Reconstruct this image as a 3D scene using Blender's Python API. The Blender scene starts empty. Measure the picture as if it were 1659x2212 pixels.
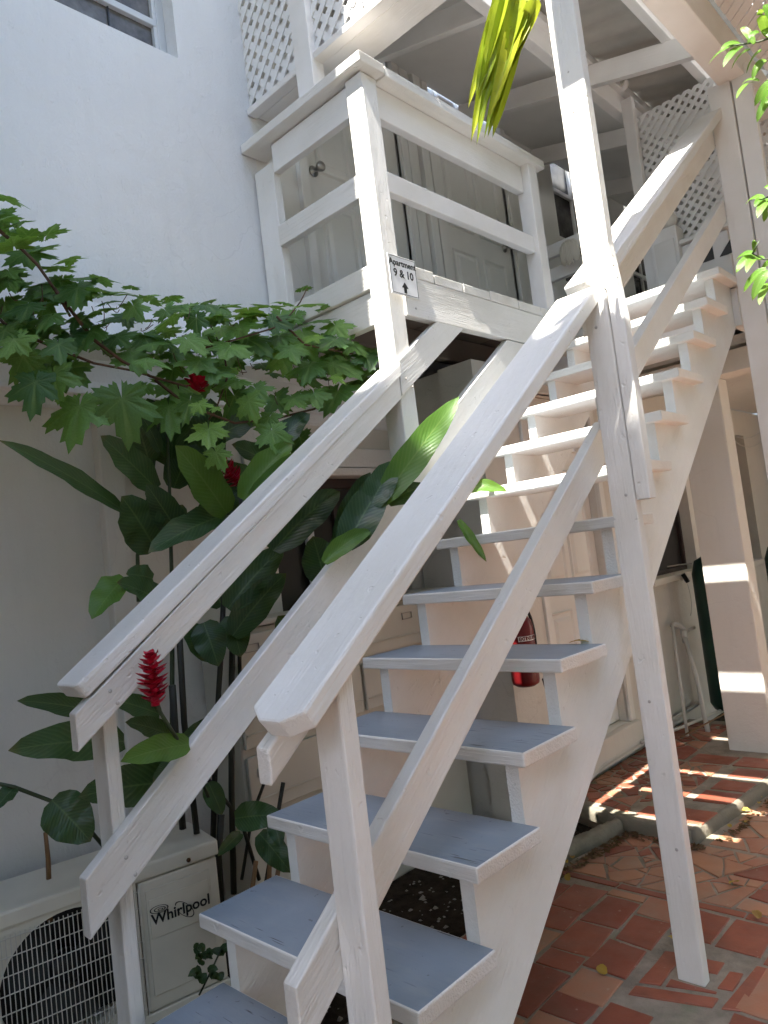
import bpy, bmesh, math, random
from mathutils import Vector, Matrix, noise
random.seed(7)
S = bpy.context.scene
COL = S.collection
R = math.radians

# ------------------------------------------------------------------ camera
CAM = Vector((1.0674, -0.8268, 1.0896))
def _basis(yaw, pitch, roll):
    cy, sy, cp, sp = math.cos(yaw), math.sin(yaw), math.cos(pitch), math.sin(pitch)
    f = Vector((-sy*cp, cy*cp, sp)); r = Vector((cy, sy, 0)); u = r.cross(f)
    c, s = math.cos(roll), math.sin(roll)
    return c*r + s*u, -s*r + c*u, f
CR, CU, CF = _basis(0.7549, 0.0646, -0.1203)
FPX = 1571.47                                   # focal length in units of a 1659 x 2212 picture
cd = bpy.data.cameras.new('camera'); cam = bpy.data.objects.new('camera', cd); COL.objects.link(cam)
cd.sensor_fit = 'VERTICAL'; cd.sensor_height = 36.0; cd.lens = FPX/2212*36.0
cd.clip_start = 0.05; cd.clip_end = 500
m = Matrix.Identity(4)
for i in range(3):
    m[i][0], m[i][1], m[i][2], m[i][3] = CR[i], CU[i], -CF[i], CAM[i]
cam.matrix_world = m
S.camera = cam
S.render.resolution_x, S.render.resolution_y = 768, 1024

# ------------------------------------------------------------------ light
SUN_EL, SUN_AZX = 62.0, 0.028
sund = Vector((SUN_AZX, -math.cos(R(SUN_EL)), math.sin(R(SUN_EL)))).normalized()   # towards the sun
w = bpy.data.worlds.new('World'); S.world = w; w.use_nodes = True
nt = w.node_tree; bg = nt.nodes['Background']
sky = nt.nodes.new('ShaderNodeTexSky'); sky.sky_type = 'NISHITA'; sky.sun_disc = False
sky.sun_elevation = R(SUN_EL); sky.sun_rotation = math.atan2(sund.x, sund.y)
sky.air_density = 1.0; sky.dust_density = 1.5
nt.links.new(sky.outputs[0], bg.inputs[0]); bg.inputs[1].default_value = 0.15
sl = bpy.data.lights.new('sun', 'SUN'); sl.energy = 5.0; sl.angle = R(0.5); sl.color = (1, .95, .87)
so = bpy.data.objects.new('sun', sl); COL.objects.link(so)
so.rotation_euler = sund.to_track_quat('Z', 'Y').to_euler(); so.location = (0, -8, 12)
vs = S.view_settings; vs.view_transform = 'Standard'; vs.look = 'None'; vs.gamma = 1; vs.exposure = 2.2
vs.use_curve_mapping = False
cy_ = S.cycles; cy_.max_bounces = 6; cy_.diffuse_bounces = 4; cy_.glossy_bounces = 2; cy_.transmission_bounces = 3; cy_.transparent_max_bounces = 4; cy_.adaptive_threshold = .03

# ------------------------------------------------------------------ helpers
def ray(u, v): return CR*((u-829.5)/FPX) + CU*((1106-v)/FPX) + CF
def atx(u, v, x): d = ray(u, v); return CAM + d*((x-CAM.x)/d.x)
def aty(u, v, y): d = ray(u, v); return CAM + d*((y-CAM.y)/d.y)
def atz(u, v, z): d = ray(u, v); return CAM + d*((z-CAM.z)/d.z)

def tag(o, label=None, cat=None, group=None, kind=None):
    if label: o['label'] = label
    if cat: o['category'] = cat
    if group: o['group'] = group
    if kind: o['kind'] = kind
    return o
def empty(name, loc=(0, 0, 0), label=None, cat=None, group=None):
    o = bpy.data.objects.new(name, None); COL.objects.link(o); o.location = loc; o.empty_display_size = .1
    return tag(o, label, cat, group)
def world(o):
    b = o.matrix_basis.copy()
    return b if o.parent is None else world(o.parent) @ o.matrix_parent_inverse @ b
def link(name, me, parent=None, loc=None):
    o = bpy.data.objects.new(name, me); COL.objects.link(o)
    if parent is not None:
        o.parent = parent
        o.matrix_parent_inverse = world(parent).inverted()
    if loc is not None: o.location = loc
    return o
def mesh(name, verts, faces, mat, parent=None, smooth=False, uv=None, mi=None):
    me = bpy.data.meshes.new(name); me.from_pydata([tuple(v) for v in verts], [], faces)
    for mm in (mat if isinstance(mat, (list, tuple)) else [mat]): me.materials.append(mm)
    if mi:
        for p, i in zip(me.polygons, mi): p.material_index = i
    if smooth:
        for p in me.polygons: p.use_smooth = True
    if uv:
        l = me.uv_layers.new(name='UVMap')
        for lp in me.loops: l.data[lp.index].uv = uv[lp.vertex_index]
    me.update()
    return link(name, me, parent)
def bm_obj(name, bm, mat, parent=None, smooth=False):
    me = bpy.data.meshes.new(name); bm.to_mesh(me); bm.free()
    for mm in (mat if isinstance(mat, (list, tuple)) else [mat]): me.materials.append(mm)
    if smooth:
        for p in me.polygons: p.use_smooth = True
    return link(name, me, parent)
BOXF = [(0, 1, 3, 2), (4, 6, 7, 5), (0, 4, 5, 1), (2, 3, 7, 6), (0, 2, 6, 4), (1, 5, 7, 3)]
def box(name, a, b, mat, parent=None, bev=.004, topmat=None):
    """axis-aligned box, its origin in its own middle"""
    a, b = Vector(a), Vector(b); c = (a+b)/2; h = (b-a)/2
    bm = bmesh.new()
    # painted timber: local X runs along the longest side so that the grain does too
    k_ = max(range(3), key=lambda i: h[i]) if mat in (WHITE, WHITE2) and topmat is None else 0
    Pm = [Matrix.Identity(3), Matrix(((0, 0, 1), (1, 0, 0), (0, 1, 0))), Matrix(((0, 1, 0), (0, 0, 1), (1, 0, 0)))][k_]
    vs_ = [bm.verts.new(Pm.transposed() @ Vector((sx*h.x, sy*h.y, sz*h.z))) for sx in (-1, 1) for sy in (-1, 1) for sz in (-1, 1)]
    for f in BOXF: bm.faces.new([vs_[i] for i in f])
    bmesh.ops.recalc_face_normals(bm, faces=bm.faces)
    if bev: bmesh.ops.bevel(bm, geom=list(bm.edges), offset=bev, segments=2, profile=.5, affect='EDGES')
    mats = [mat]
    if topmat is not None:
        mats.append(topmat)
        for f in bm.faces:
            if f.normal.z > .95 and f.calc_area() > 1e-4: f.material_index = 1
    o = bm_obj(name, bm, mats, parent); o.matrix_basis = Matrix.Translation(c) @ Pm.to_4x4()
    return o
def board(name, p0, p1, wdir, w_, t, mat, parent=None, cut0=None, cut1=None, bev=.004, chamfer=0, taper=None):
    """board from p0 to p1 (centre line); w_ across wdir, t across the third axis; local X is the length"""
    p0, p1 = Vector(p0), Vector(p1); ax = (p1-p0); L = ax.length; ax.normalize()
    wd = Vector(wdir); wd = (wd - ax*wd.dot(ax)).normalized(); td = ax.cross(wd).normalized()
    M = Matrix((ax, wd, td)).transposed()
    def shift(y, z, cut):
        if cut is None: return 0
        n = M.transposed() @ Vector(cut)
        return -(n.y*y + n.z*z)/n.x
    bm = bmesh.new(); hw, ht = w_/2, t/2
    if chamfer:
        c = chamfer
        prof0 = [(0+c*.62, -hw), (0, -hw+c), (0, hw-c), (c*.62, hw)]
        pts = prof0 + [(L, hw), (L, -hw)]
        lo = [bm.verts.new((x + shift(y, -ht, cut0 if x < L*.5 else cut1), y, -ht)) for x, y in pts]
        hi = [bm.verts.new((x + shift(y, ht, cut0 if x < L*.5 else cut1), y, ht)) for x, y in pts]
        bm.faces.new(lo); bm.faces.new(list(reversed(hi)))
        for i in range(len(pts)):
            j = (i+1) % len(pts); bm.faces.new((lo[i], hi[i], hi[j], lo[j]))
    else:
        vv = []
        for e, cut in ((0, cut0), (1, cut1)):
            k = (taper or (1, 1))[e]
            for sy in (-1, 1):
                for sz in (-1, 1):
                    y, z = sy*hw*k, sz*ht
                    vv.append(bm.verts.new((e*L + shift(y, z, cut), y, z)))
        for f in BOXF: bm.faces.new([vv[i] for i in f])
    bmesh.ops.recalc_face_normals(bm, faces=bm.faces)
    if bev: bmesh.ops.bevel(bm, geom=list(bm.edges), offset=bev, segments=2, profile=.5, affect='EDGES')
    o = bm_obj(name, bm, mat, parent)
    o.matrix_basis = Matrix.Translation(p0) @ M.to_4x4()
    return o
def prism(name, poly, axis, a, b, mat, parent=None, bev=0):
    """polygon extruded along axis (0 x, 1 y, 2 z) from a to b; poly in the two other axes"""
    bm = bmesh.new()
    def pt(p, t):
        q = [0, 0, 0]; o_ = [i for i in range(3) if i != axis]
        q[axis] = t; q[o_[0]], q[o_[1]] = p; return q
    A = [bm.verts.new(pt(p, a)) for p in poly]; B = [bm.verts.new(pt(p, b)) for p in poly]
    bm.faces.new(A); bm.faces.new(list(reversed(B)))
    n = len(poly)
    for i in range(n): bm.faces.new((A[i], B[i], B[(i+1) % n], A[(i+1) % n]))
    bmesh.ops.recalc_face_normals(bm, faces=bm.faces)
    if bev: bmesh.ops.bevel(bm, geom=list(bm.edges), offset=bev, segments=2, profile=.5, affect='EDGES')
    return bm_obj(name, bm, mat, parent)
def tube(name, pts, r, mat, parent=None, seg=8, r1=None, cap=True):
    pts = [Vector(p) for p in pts]; n = len(pts); verts = []; faces = []
    up = Vector((.31, .17, .93))
    for i, p in enumerate(pts):
        d = (pts[min(i+1, n-1)] - pts[max(i-1, 0)]).normalized()
        a = d.cross(up); a = a.normalized() if a.length > 1e-4 else Vector((1, 0, 0)); b = d.cross(a)
        rr = r if r1 is None else r + (r1-r)*i/(n-1)
        for k in range(seg):
            t = 2*math.pi*k/seg; verts.append(p + (a*math.cos(t)+b*math.sin(t))*rr)
    for i in range(n-1):
        for k in range(seg):
            k2 = (k+1) % seg; faces.append((i*seg+k, i*seg+k2, (i+1)*seg+k2, (i+1)*seg+k))
    if cap: faces += [tuple(range(seg-1, -1, -1)), tuple((n-1)*seg+k for k in range(seg))]
    return mesh(name, verts, faces, mat, parent, smooth=True)
def lathe(name, prof, mat, parent=None, seg=24, loc=(0, 0, 0), axis=None):
    verts, faces = [], []
    for r, z in prof:
        for k in range(seg):
            t = 2*math.pi*k/seg; verts.append((r*math.cos(t), r*math.sin(t), z))
    for i in range(len(prof)-1):
        for k in range(seg):
            k2 = (k+1) % seg; faces.append((i*seg+k, i*seg+k2, (i+1)*seg+k2, (i+1)*seg+k))
    faces += [tuple(range(seg-1, -1, -1)), tuple((len(prof)-1)*seg+k for k in range(seg))]
    o = mesh(name, verts, faces, mat, parent, smooth=True)
    o.location = loc
    if axis is not None: o.rotation_euler = Vector(axis).to_track_quat('Z', 'Y').to_euler()
    return o
def bez(a, b, c, n):
    a, b, c = Vector(a), Vector(b), Vector(c)
    return [a*(1-t)**2 + b*2*t*(1-t) + c*t*t for t in [i/(n-1) for i in range(n)]]
def text(name, s, size, mat, parent, M, ext=.0006):
    cu = bpy.data.curves.new(name, 'FONT'); cu.body = s; cu.size = size; cu.extrude = ext; cu.offset = size*.02
    cu.align_x = 'CENTER'; cu.align_y = 'CENTER'; cu.resolution_u = 3
    t = bpy.data.objects.new(name, cu); COL.objects.link(t)
    dg = bpy.context.evaluated_depsgraph_get(); dg.update()
    me = bpy.data.meshes.new_from_object(t.evaluated_get(dg)); bpy.data.objects.remove(t)
    me.materials.clear(); me.materials.append(mat)
    o = link(name, me, parent); o.matrix_basis = M
    return o

# ------------------------------------------------------------------ materials
class NB:
    def __init__(s, name):
        s.m = bpy.data.materials.new(name); s.m.use_nodes = True; s.t = s.m.node_tree
        s.p = s.t.nodes['Principled BSDF']; s.out = s.t.nodes['Material Output']
    def n(s, ty, ins=None, **kw):
        x = s.t.nodes.new('ShaderNode'+ty)
        for k, v in kw.items(): setattr(x, k, v)
        for k, v in (ins or {}).items():
            if hasattr(v, 'bl_idname') or isinstance(v, bpy.types.NodeSocket): s.t.links.new(v, x.inputs[k])
            else: x.inputs[k].default_value = v
        return x
    def l(s, a, b): s.t.links.new(a, b)
    def mix(s, f, a, b, mode='MIX'):
        x = s.t.nodes.new('ShaderNodeMix'); x.data_type = 'RGBA'; x.blend_type = mode
        for sock, v in ((x.inputs[0], f), (x.inputs[6], a), (x.inputs[7], b)):
            if isinstance(v, bpy.types.NodeSocket): s.l(v, sock)
            else: sock.default_value = v if not isinstance(v, tuple) else (*v, 1) if len(v) == 3 else v
        return x.outputs[2]
    def ramp(s, f, stops):
        x = s.t.nodes.new('ShaderNodeValToRGB'); e = x.color_ramp.elements
        while len(e) < len(stops): e.new(.5)
        for el, (p, c) in zip(e, stops):
            el.position = p; el.color = (*c, 1) if isinstance(c, tuple) else (c, c, c, 1)
        s.l(f, x.inputs[0]); return x.outputs[0]
    def math(s, op, a, b=0.):
        x = s.t.nodes.new('ShaderNodeMath'); x.operation = op
        for i, v in enumerate((a, b)):
            if isinstance(v, bpy.types.NodeSocket): s.l(v, x.inputs[i])
            else: x.inputs[i].default_value = v
        return x.outputs[0]
    def bump(s, h, strength, dist, prev=None):
        x = s.n('Bump', {'Strength': strength, 'Distance': dist, 'Height': h})
        if prev is not None: s.l(prev, x.inputs['Normal'])
        s.l(x.outputs[0], s.p.inputs['Normal']); return x.outputs[0]
    def noise(s, vec, scale, detail=4, rough=.55):
        x = s.n('TexNoise', {'Scale': scale, 'Detail': detail, 'Roughness': rough}); s.l(vec, x.inputs['Vector']); return x.outputs['Fac']
    def set(s, **k):
        for a, v in k.items():
            a = {'col': 'Base Color', 'rough': 'Roughness', 'metal': 'Metallic', 'spec': 'Specular IOR Level', 'coat': 'Coat Weight', 'trans': 'Transmission Weight'}[a]
            if isinstance(v, bpy.types.NodeSocket): s.l(v, s.p.inputs[a])
            else: s.p.inputs[a].default_value = (*v, 1) if isinstance(v, tuple) and len(v) == 3 else v
        return s.m

def wood_paint(name, col, rough=.38, grain=.8, chip=.6):
    b = NB(name)
    tc = b.n('TexCoord').outputs['Object']; oi = b.n('ObjectInfo').outputs['Random']
    off = b.n('CombineXYZ', {'X': b.math('MULTIPLY', oi, 7.), 'Y': b.math('MULTIPLY', b.math('SUBTRACT', oi, .5), .14), 'Z': b.math('ADD', b.math('MULTIPLY', oi, .05), .035)}).outputs[0]
    v = b.n('VectorMath', {0: tc, 1: off}, operation='ADD').outputs[0]
    st = b.n('Mapping', {'Vector': v, 'Scale': (1.1, 5, 5)}).outputs[0]
    nz = b.n('TexNoise', {'Scale': 1.6, 'Detail': 2.}); b.l(st, nz.inputs['Vector'])
    warp = b.n('VectorMath', {0: nz.outputs['Color'], 1: (.09, .05, .05)}, operation='MULTIPLY').outputs[0]
    v2 = b.n('VectorMath', {0: b.n('Mapping', {'Vector': v, 'Scale': (.12, 1, 1)}).outputs[0], 1: warp}, operation='ADD').outputs[0]
    rg = b.n('TexWave', {'Scale': 16., 'Distortion': .8, 'Detail': 2., 'Detail Scale': 1.5}, wave_type='RINGS', rings_direction='X', wave_profile='SAW'); b.l(v2, rg.inputs['Vector'])
    fine = b.noise(b.n('Mapping', {'Vector': v, 'Scale': (3, 60, 60)}).outputs[0], 3., 3)
    lump = b.noise(v, 14., 3)
    ding = b.ramp(b.noise(v, 38., 1), [(.70, 0.), (.78, 1.)])
    h = b.math('ADD', b.math('MULTIPLY', rg.outputs['Fac'], 1.0), b.math('MULTIPLY', fine, .7))
    h = b.math('SUBTRACT', b.math('ADD', h, b.math('MULTIPLY', lump, .45)), b.math('MULTIPLY', ding, .8*chip))
    b.bump(h, grain, .0055)
    c0 = tuple(c*.9 for c in col)
    big = b.noise(v, 3.2, 4)
    c = b.mix(b.ramp(big, [(.35, 0.), (.7, 1.)]), col, (c0[0], c0[1]*.985, c0[2]*.95))
    dirt = b.ramp(b.noise(v, 55., 2, .7), [(.72, 0.), (.80, 1.)])
    c = b.mix(b.math('MULTIPLY', dirt, .35*chip), c, (.33, .29, .24))
    return b.set(col=c, rough=b.ramp(big, [(.3, rough-.06), (.7, rough+.12)]), spec=.45)
WHITE = wood_paint('white_paint_wood', (.795, .78, .745))
WHITE2 = wood_paint('white_paint_smooth', (.80, .785, .765), .42, .3, .2)

def tread_paint():
    b = NB('grey_blue_floor_paint')
    tc = b.n('TexCoord').outputs['Object']; oi = b.n('ObjectInfo').outputs['Random']
    v = b.n('VectorMath', {0: tc, 1: b.n('CombineXYZ', {'X': b.math('MULTIPLY', oi, 9.), 'Y': oi, 'Z': 0.}).outputs[0]}, operation='ADD').outputs[0]
    big = b.noise(v, 5., 4)
    c = b.mix(b.ramp(big, [(.3, 0.), (.7, 1.)]), (.215, .262, .31), (.29, .335, .385))
    c = b.mix(b.ramp(b.noise(b.n('Mapping', {'Vector': v, 'Scale': (3, 9, 9)}).outputs[0], 2.4, 5, .7), [(.5, 0.), (.78, .45)]), c, (.36, .37, .38))
    crack = b.noise(b.n('Mapping', {'Vector': v, 'Scale': (4, 70, 10)}).outputs[0], 1.6, 2)
    msk = b.math('MULTIPLY', b.ramp(crack, [(.655, 0.), (.67, 1.)]), b.ramp(b.noise(v, 7., 1), [(.5, 0.), (.58, 1.)]))
    c = b.mix(b.math('MULTIPLY', msk, .8), c, (.06, .06, .06))
    sc = b.ramp(b.noise(v, 42., 2, .7), [(.70, 0.), (.73, 1.)])
    c = b.mix(b.math('MULTIPLY', sc, .55), c, (.09, .085, .08))
    gr = b.noise(b.n('Mapping', {'Vector': v, 'Scale': (2, 40, 40)}).outputs[0], 3., 3)
    b.bump(b.math('SUBTRACT', b.math('ADD', gr, b.math('MULTIPLY', b.noise(v, 20, 2), .6)), msk), .4, .002)
    return b.set(col=c, rough=b.ramp(big, [(.3, .34), (.7, .5)]), spec=.4)
GREY = tread_paint()

def stucco(name, col, bs=.8, stain=.3):
    b = NB(name)
    P = b.n('NewGeometry').outputs['Position']
    big = b.noise(P, 1.3, 5)
    c = b.mix(b.ramp(big, [(.35, 0.), (.7, 1.)]), col, tuple(x*.93 for x in col))
    spot = b.ramp(b.noise(P, 24., 3, .65), [(.70, 0.), (.78, 1.)])
    c = b.mix(b.math('MULTIPLY', spot, stain), c, tuple(x*.6 for x in col))
    strk = b.ramp(b.noise(b.n('Mapping', {'Vector': P, 'Scale': (7, 7, .55)}).outputs[0], 1.5, 5, .65), [(.5, 0.), (.78, 1.)])
    c = b.mix(b.math('MULTIPLY', strk, .30*stain), c, (col[0]*.55, col[1]*.54, col[2]*.50))
    vo = b.n('TexVoronoi', {'Scale': 1.7}, feature='DISTANCE_TO_EDGE')
    wv = b.n('TexNoise', {'Scale': 3., 'Detail': 4.}); b.l(P, wv.inputs['Vector'])
    b.l(b.n('VectorMath', {0: P, 1: b.n('VectorMath', {0: wv.outputs['Color'], 1: (.35, .35, .35)}, operation='MULTIPLY').outputs[0]}, operation='ADD').outputs[0], vo.inputs['Vector'])
    crk = b.math('MULTIPLY', b.ramp(vo.outputs['Distance'], [(.0, 1.), (.006, 0.)]), b.ramp(b.noise(P, 1.1, 2), [(.52, 0.), (.6, 1.)]))
    c = b.mix(b.math('MULTIPLY', crk, .18), c, tuple(x*.45 for x in col))
    h = b.math('ADD', b.math('MULTIPLY', b.noise(P, 9., 5, .6), 1.0), b.math('MULTIPLY', b.noise(P, 90., 4, .7), .22))
    ch = b.ramp(b.noise(b.n('Mapping', {'Vector': P, 'Scale': (1, 1.6, .8)}).outputs[0], 17., 2), [(.66, 0.), (.70, 1.)])
    b.bump(b.math('ADD', h, b.math('MULTIPLY', ch, .12)), bs, .012)
    return b.set(col=c, rough=.72, spec=.25)
STUC = stucco('white_stucco', (.79, .79, .79))
STUC2 = stucco('cream_stucco', (.70, .675, .62), .6, .4)
INNER = stucco('veranda_wall_paint', (.80, .79, .75), .15, .05)

def plain(name, col, rough=.5, metal=0., bump=0., bscale=30., var=.1, spec=.4):
    b = NB(name); tc = b.n('TexCoord').outputs['Object']
    nz = b.noise(tc, 6., 4)
    c = b.mix(b.ramp(nz, [(.3, 0.), (.7, 1.)]), col, tuple(x*(1-var) for x in col))
    if bump: b.bump(b.noise(tc, bscale, 3), bump, .004)
    return b.set(col=c, rough=rough, metal=metal, spec=spec)
DOORW = plain('door_paint', (.79, .785, .75), .42, var=.05)
CEIL = plain('ceiling_paint', (.78, .77, .74), .6, var=.06)
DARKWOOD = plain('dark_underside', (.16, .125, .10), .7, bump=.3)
SCREEN = plain('dark_screen', (.025, .022, .02), .35)
BROWN = plain('brown_frame', (.05, .032, .028), .5)
METAL = plain('brushed_metal', (.42, .41, .38), .28, 1.)
GALV = plain('galvanised_sheet', (.50, .485, .44), .5, .15, var=.2)
ACW = plain('ac_enamel', (.66, .63, .53), .38, var=.12)
ACD = plain('ac_dark', (.012, .014, .014), .5)
WIRE = plain('wire_enamel', (.55, .53, .47), .4)
BLACK = plain('black_plastic', (.012, .012, .013), .35)
INK = plain('black_print', (.015, .015, .016), .55)
SIGNW = plain('sign_white', (.80, .80, .80), .3, var=.02)
RED = plain('extinguisher_red', (.15, .006, .008), .36, var=.25)
YEL = plain('yellow_plastic', (.65, .42, .03), .4)
BRASS = plain('brass', (.55, .36, .10), .3, 1.)
PVC = plain('pvc_white', (.62, .61, .57), .4, var=.18)
TANK = plain('dark_green_enamel', (.010, .048, .034), .45, var=.4, bump=.2)
CONC = stucco('old_concrete', (.20, .18, .14), 1., .7)
RUST = plain('rust', (.09, .04, .02), .8)
ROPE = plain('cotton_yarn', (.62, .58, .49), .85)
PLAST = plain('cream_plastic', (.55, .53, .46), .42, var=.08)

def glass(name, tint, rough=.06):
    b = NB(name); P = b.n('TexCoord').outputs['Object']
    c = b.mix(b.ramp(b.noise(P, 5., 5, .65), [(.4, 0.), (.65, 1.)]), tint, tuple(min(1, t*2.2+.012) for t in tint))
    return b.set(col=c, rough=rough, spec=.25)
GLASS = glass('dusty_window_glass', (.040, .037, .035), .22)

def leafmat(name, c1, c2, c3=None, trans=.35, rough=.36, vein=(.32, .42, .12), veins=16.):
    """c1..c2 varies from leaf to leaf; UV.x across (midrib at .5), UV.y along"""
    b = NB(name)
    uv = b.n('UVMap').outputs[0]; sp = b.n('SeparateXYZ', {0: uv})
    oi = b.n('ObjectInfo').outputs['Random']
    c = b.mix(oi, c1, c2)
    P = b.n('TexCoord').outputs['Object']
    c = b.mix(b.ramp(b.noise(P, 22., 4), [(.45, 0.), (.75, .35)]), c, tuple(x*.6 for x in c1))
    a = b.math('ABSOLUTE', b.math('SUBTRACT', sp.outputs[0], .5))
    c = b.mix(b.math('MULTIPLY', b.ramp(sp.outputs[1], [(.90, 0.), (1., 1.)]), b.math('MULTIPLY', oi, .8)), c, (.16, .10, .035))
    c = b.mix(b.ramp(b.noise(P, 60., 2), [(.715, 0.), (.75, .5)]), c, (.14, .12, .05))
    rib = b.ramp(a, [(.0, 1.), (.035, .0)])
    sv = b.math('SINE', b.math('MULTIPLY', b.math('SUBTRACT', sp.outputs[1], b.math('MULTIPLY', a, .5)), veins*6.283))
    fine = b.ramp(sv, [(.0, 0.), (1., 1.)])
    c = b.mix(b.math('MULTIPLY', fine, .18), c, vein)
    c = b.mix(b.math('MULTIPLY', rib, .6), c, vein)
    b.bump(b.math('ADD', b.math('MULTIPLY', sv, .25), b.noise(P, 30., 2)), .35, .003)
    b.set(col=c, rough=rough, spec=.4)
    tr = b.n('BsdfTranslucent'); b.l(b.mix(.5, c, (.30, .42, .03)), tr.inputs[0])
    mx = b.n('MixShader', {0: trans}); b.l(b.p.outputs[0], mx.inputs[1]); b.l(tr.outputs[0], mx.inputs[2])
    b.l(mx.outputs[0], b.out.inputs[0])
    return b.m
GINGER = leafmat('ginger_leaf', (.018, .050, .022), (.036, .088, .030), trans=.2, rough=.3, vein=(.13, .21, .08))
GINGERL = leafmat('ginger_leaf_young', (.07, .17, .025), (.11, .23, .035), trans=.38, vein=(.2, .3, .08))
PALM = leafmat('palm_leaflet', (.24, .36, .02), (.44, .46, .03), trans=.4, rough=.3, vein=(.4, .42, .1), veins=0.)
SHRUB = leafmat('shrub_leaf', (.10, .24, .03), (.16, .32, .05), trans=.45, rough=.35, vein=(.3, .45, .1), veins=9.)
TREEL = NB('tree_leaf').set(col=(.045, .095, .022), rough=.6)

HEDGE = NB('hedge_leaf').set(col=(.12, .21, .055), rough=.6)
def grapemat():
    b = NB('grape_leaf')
    at = b.n('Attribute', attribute_name='vein').outputs['Fac']
    oi = b.n('ObjectInfo'); P = b.n('TexCoord').outputs['Object']
    c = b.mix(oi.outputs['Random'], (.045, .125, .034), (.19, .36, .07))
    c = b.mix(b.n('SeparateXYZ', {0: oi.outputs['Color']}).outputs[0], c, (.20, .36, .05))
    c = b.mix(b.ramp(b.noise(P, 40., 4), [(.42, 0.), (.75, .4)]), c, (.02, .055, .016))
    c = b.mix(b.ramp(b.noise(P, 95., 2), [(.70, 0.), (.76, .6)]), c, (.16, .10, .03))
    c = b.mix(b.ramp(at, [(.72, 0.), (1., .55)]), c, (.24, .36, .11))
    b.bump(b.math('ADD', b.noise(P, 45., 3), b.math('MULTIPLY', at, -.7)), .5, .004)
    b.set(col=c, rough=.42, spec=.4)
    tr = b.n('BsdfTranslucent'); b.l(b.mix(.5, c, (.25, .42, .03)), tr.inputs[0])
    mx = b.n('MixShader', {0: .36}); b.l(b.p.outputs[0], mx.inputs[1]); b.l(tr.outputs[0], mx.inputs[2])
    b.l(mx.outputs[0], b.out.inputs[0])
    return b.m
GRAPE = grapemat()
STEM = plain('green_stem', (.045, .065, .025), .5, var=.4)
STEMD = plain('dark_stem', (.022, .022, .013), .55, var=.4)
VINEW = plain('vine_wood', (.11, .055, .028), .7, bump=.4, var=.4)
STRAW = plain('dry_stalk', (.26, .14, .06), .7, var=.4)
def flowermat():
    b = NB('red_ginger_bract')
    P = b.n('TexCoord').outputs['Object']
    c = b.mix(b.ramp(b.noise(P, 30., 3), [(.35, 0.), (.7, 1.)]), (.50, .008, .035), (.30, .004, .02))
    return b.set(col=c, rough=.42, spec=.35)
BRACT = flowermat()
def tilemat(name, a, bb, cc):
    b = NB(name)
    P = b.n('NewGeometry').outputs['Position']; oi = b.n('ObjectInfo').outputs['Random']
    c = b.mix(oi, a, bb)
    c = b.mix(b.ramp(b.noise(P, 7., 5, .6), [(.42, 0.), (.72, .75)]), c, cc)
    sp = b.ramp(b.noise(P, 70., 3, .7), [(.66, 0.), (.75, 1.)])
    c = b.mix(b.math('MULTIPLY', sp, .45), c, (.10, .07, .05))
    pale = b.ramp(b.noise(P, 31., 2), [(.70, 0.), (.74, 1.)])
    c = b.mix(b.math('MULTIPLY', pale, .35), c, (.45, .36, .29))
    b.bump(b.math('ADD', b.noise(P, 16., 4), b.math('MULTIPLY', b.noise(P, 120., 3), .25)), .35, .005)
    return b.set(col=c, rough=b.ramp(b.noise(P, 11., 3), [(.3, .34), (.7, .62)]), spec=.4)
TILE = tilemat('terracotta_tile', (.225, .058, .033), (.32, .095, .052), (.17, .066, .042))
TILEP = tilemat('worn_terracotta', (.40, .19, .105), (.34, .13, .075), (.30, .19, .13))
def groutmat():
    b = NB('grout'); P = b.n('NewGeometry').outputs['Position']
    c = b.mix(b.ramp(b.noise(P, 9., 5, .65), [(.35, 0.), (.65, 1.)]), (.33, .275, .215), (.20, .17, .13))
    c = b.mix(b.ramp(b.noise(P, 5., 3), [(.56, 0.), (.68, .6)]), c, (.17, .19, .11))
    b.bump(b.noise(P, 60., 5, .7), .8, .008)
    return b.set(col=c, rough=.9)
GROUT = groutmat()
def soilmat():
    b = NB('dark_soil'); P = b.n('NewGeometry').outputs['Position']
    c = b.mix(b.ramp(b.noise(P, 14., 6, .7), [(.35, 0.), (.7, 1.)]), (.026, .019, .014), (.075, .055, .04))
    b.bump(b.noise(P, 45., 6, .75), 1., .02)
    return b.set(col=c, rough=.95, spec=.1)
SOIL = soilmat()
STONE = stucco('pebble_stone', (.30, .28, .25), .5, .3)
FALL = leafmat('fallen_leaf', (.50, .33, .05), (.32, .17, .05), trans=.25, rough=.6, vein=(.5, .35, .12), veins=7.)

# ================================================================== SETTING
GZ, RZ = -.30, -.245           # patio and raised patio
ground = mesh('ground', [(-30, -30, -.36), (30, -30, -.36), (30, 30, -.36), (-30, 30, -.36)], [(0, 1, 2, 3)], SOIL)
tag(ground, kind='structure')
# paved patio bed (grout) with tiles as pieces
patio = prism('patio', [(-.74, -4), (6, -4), (6, 9), (-.30, 9), (-.30, 2.36), (-.62, 2.36), (-.70, 2.0), (-.74, 1.6)], 2, -.40, GZ-.001, GROUT)
tag(patio, kind='structure')
raised = prism('raised_patio', [(-1.04, 2.52), (-.60, 2.37), (-.31, 2.37), (-.285, 2.62), (-.22, 3.15), (-.20, 4.2), (-1.04, 4.2)], 2, -.42, RZ-.001, GROUT, bev=.012)
tag(raised, kind='structure')

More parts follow.
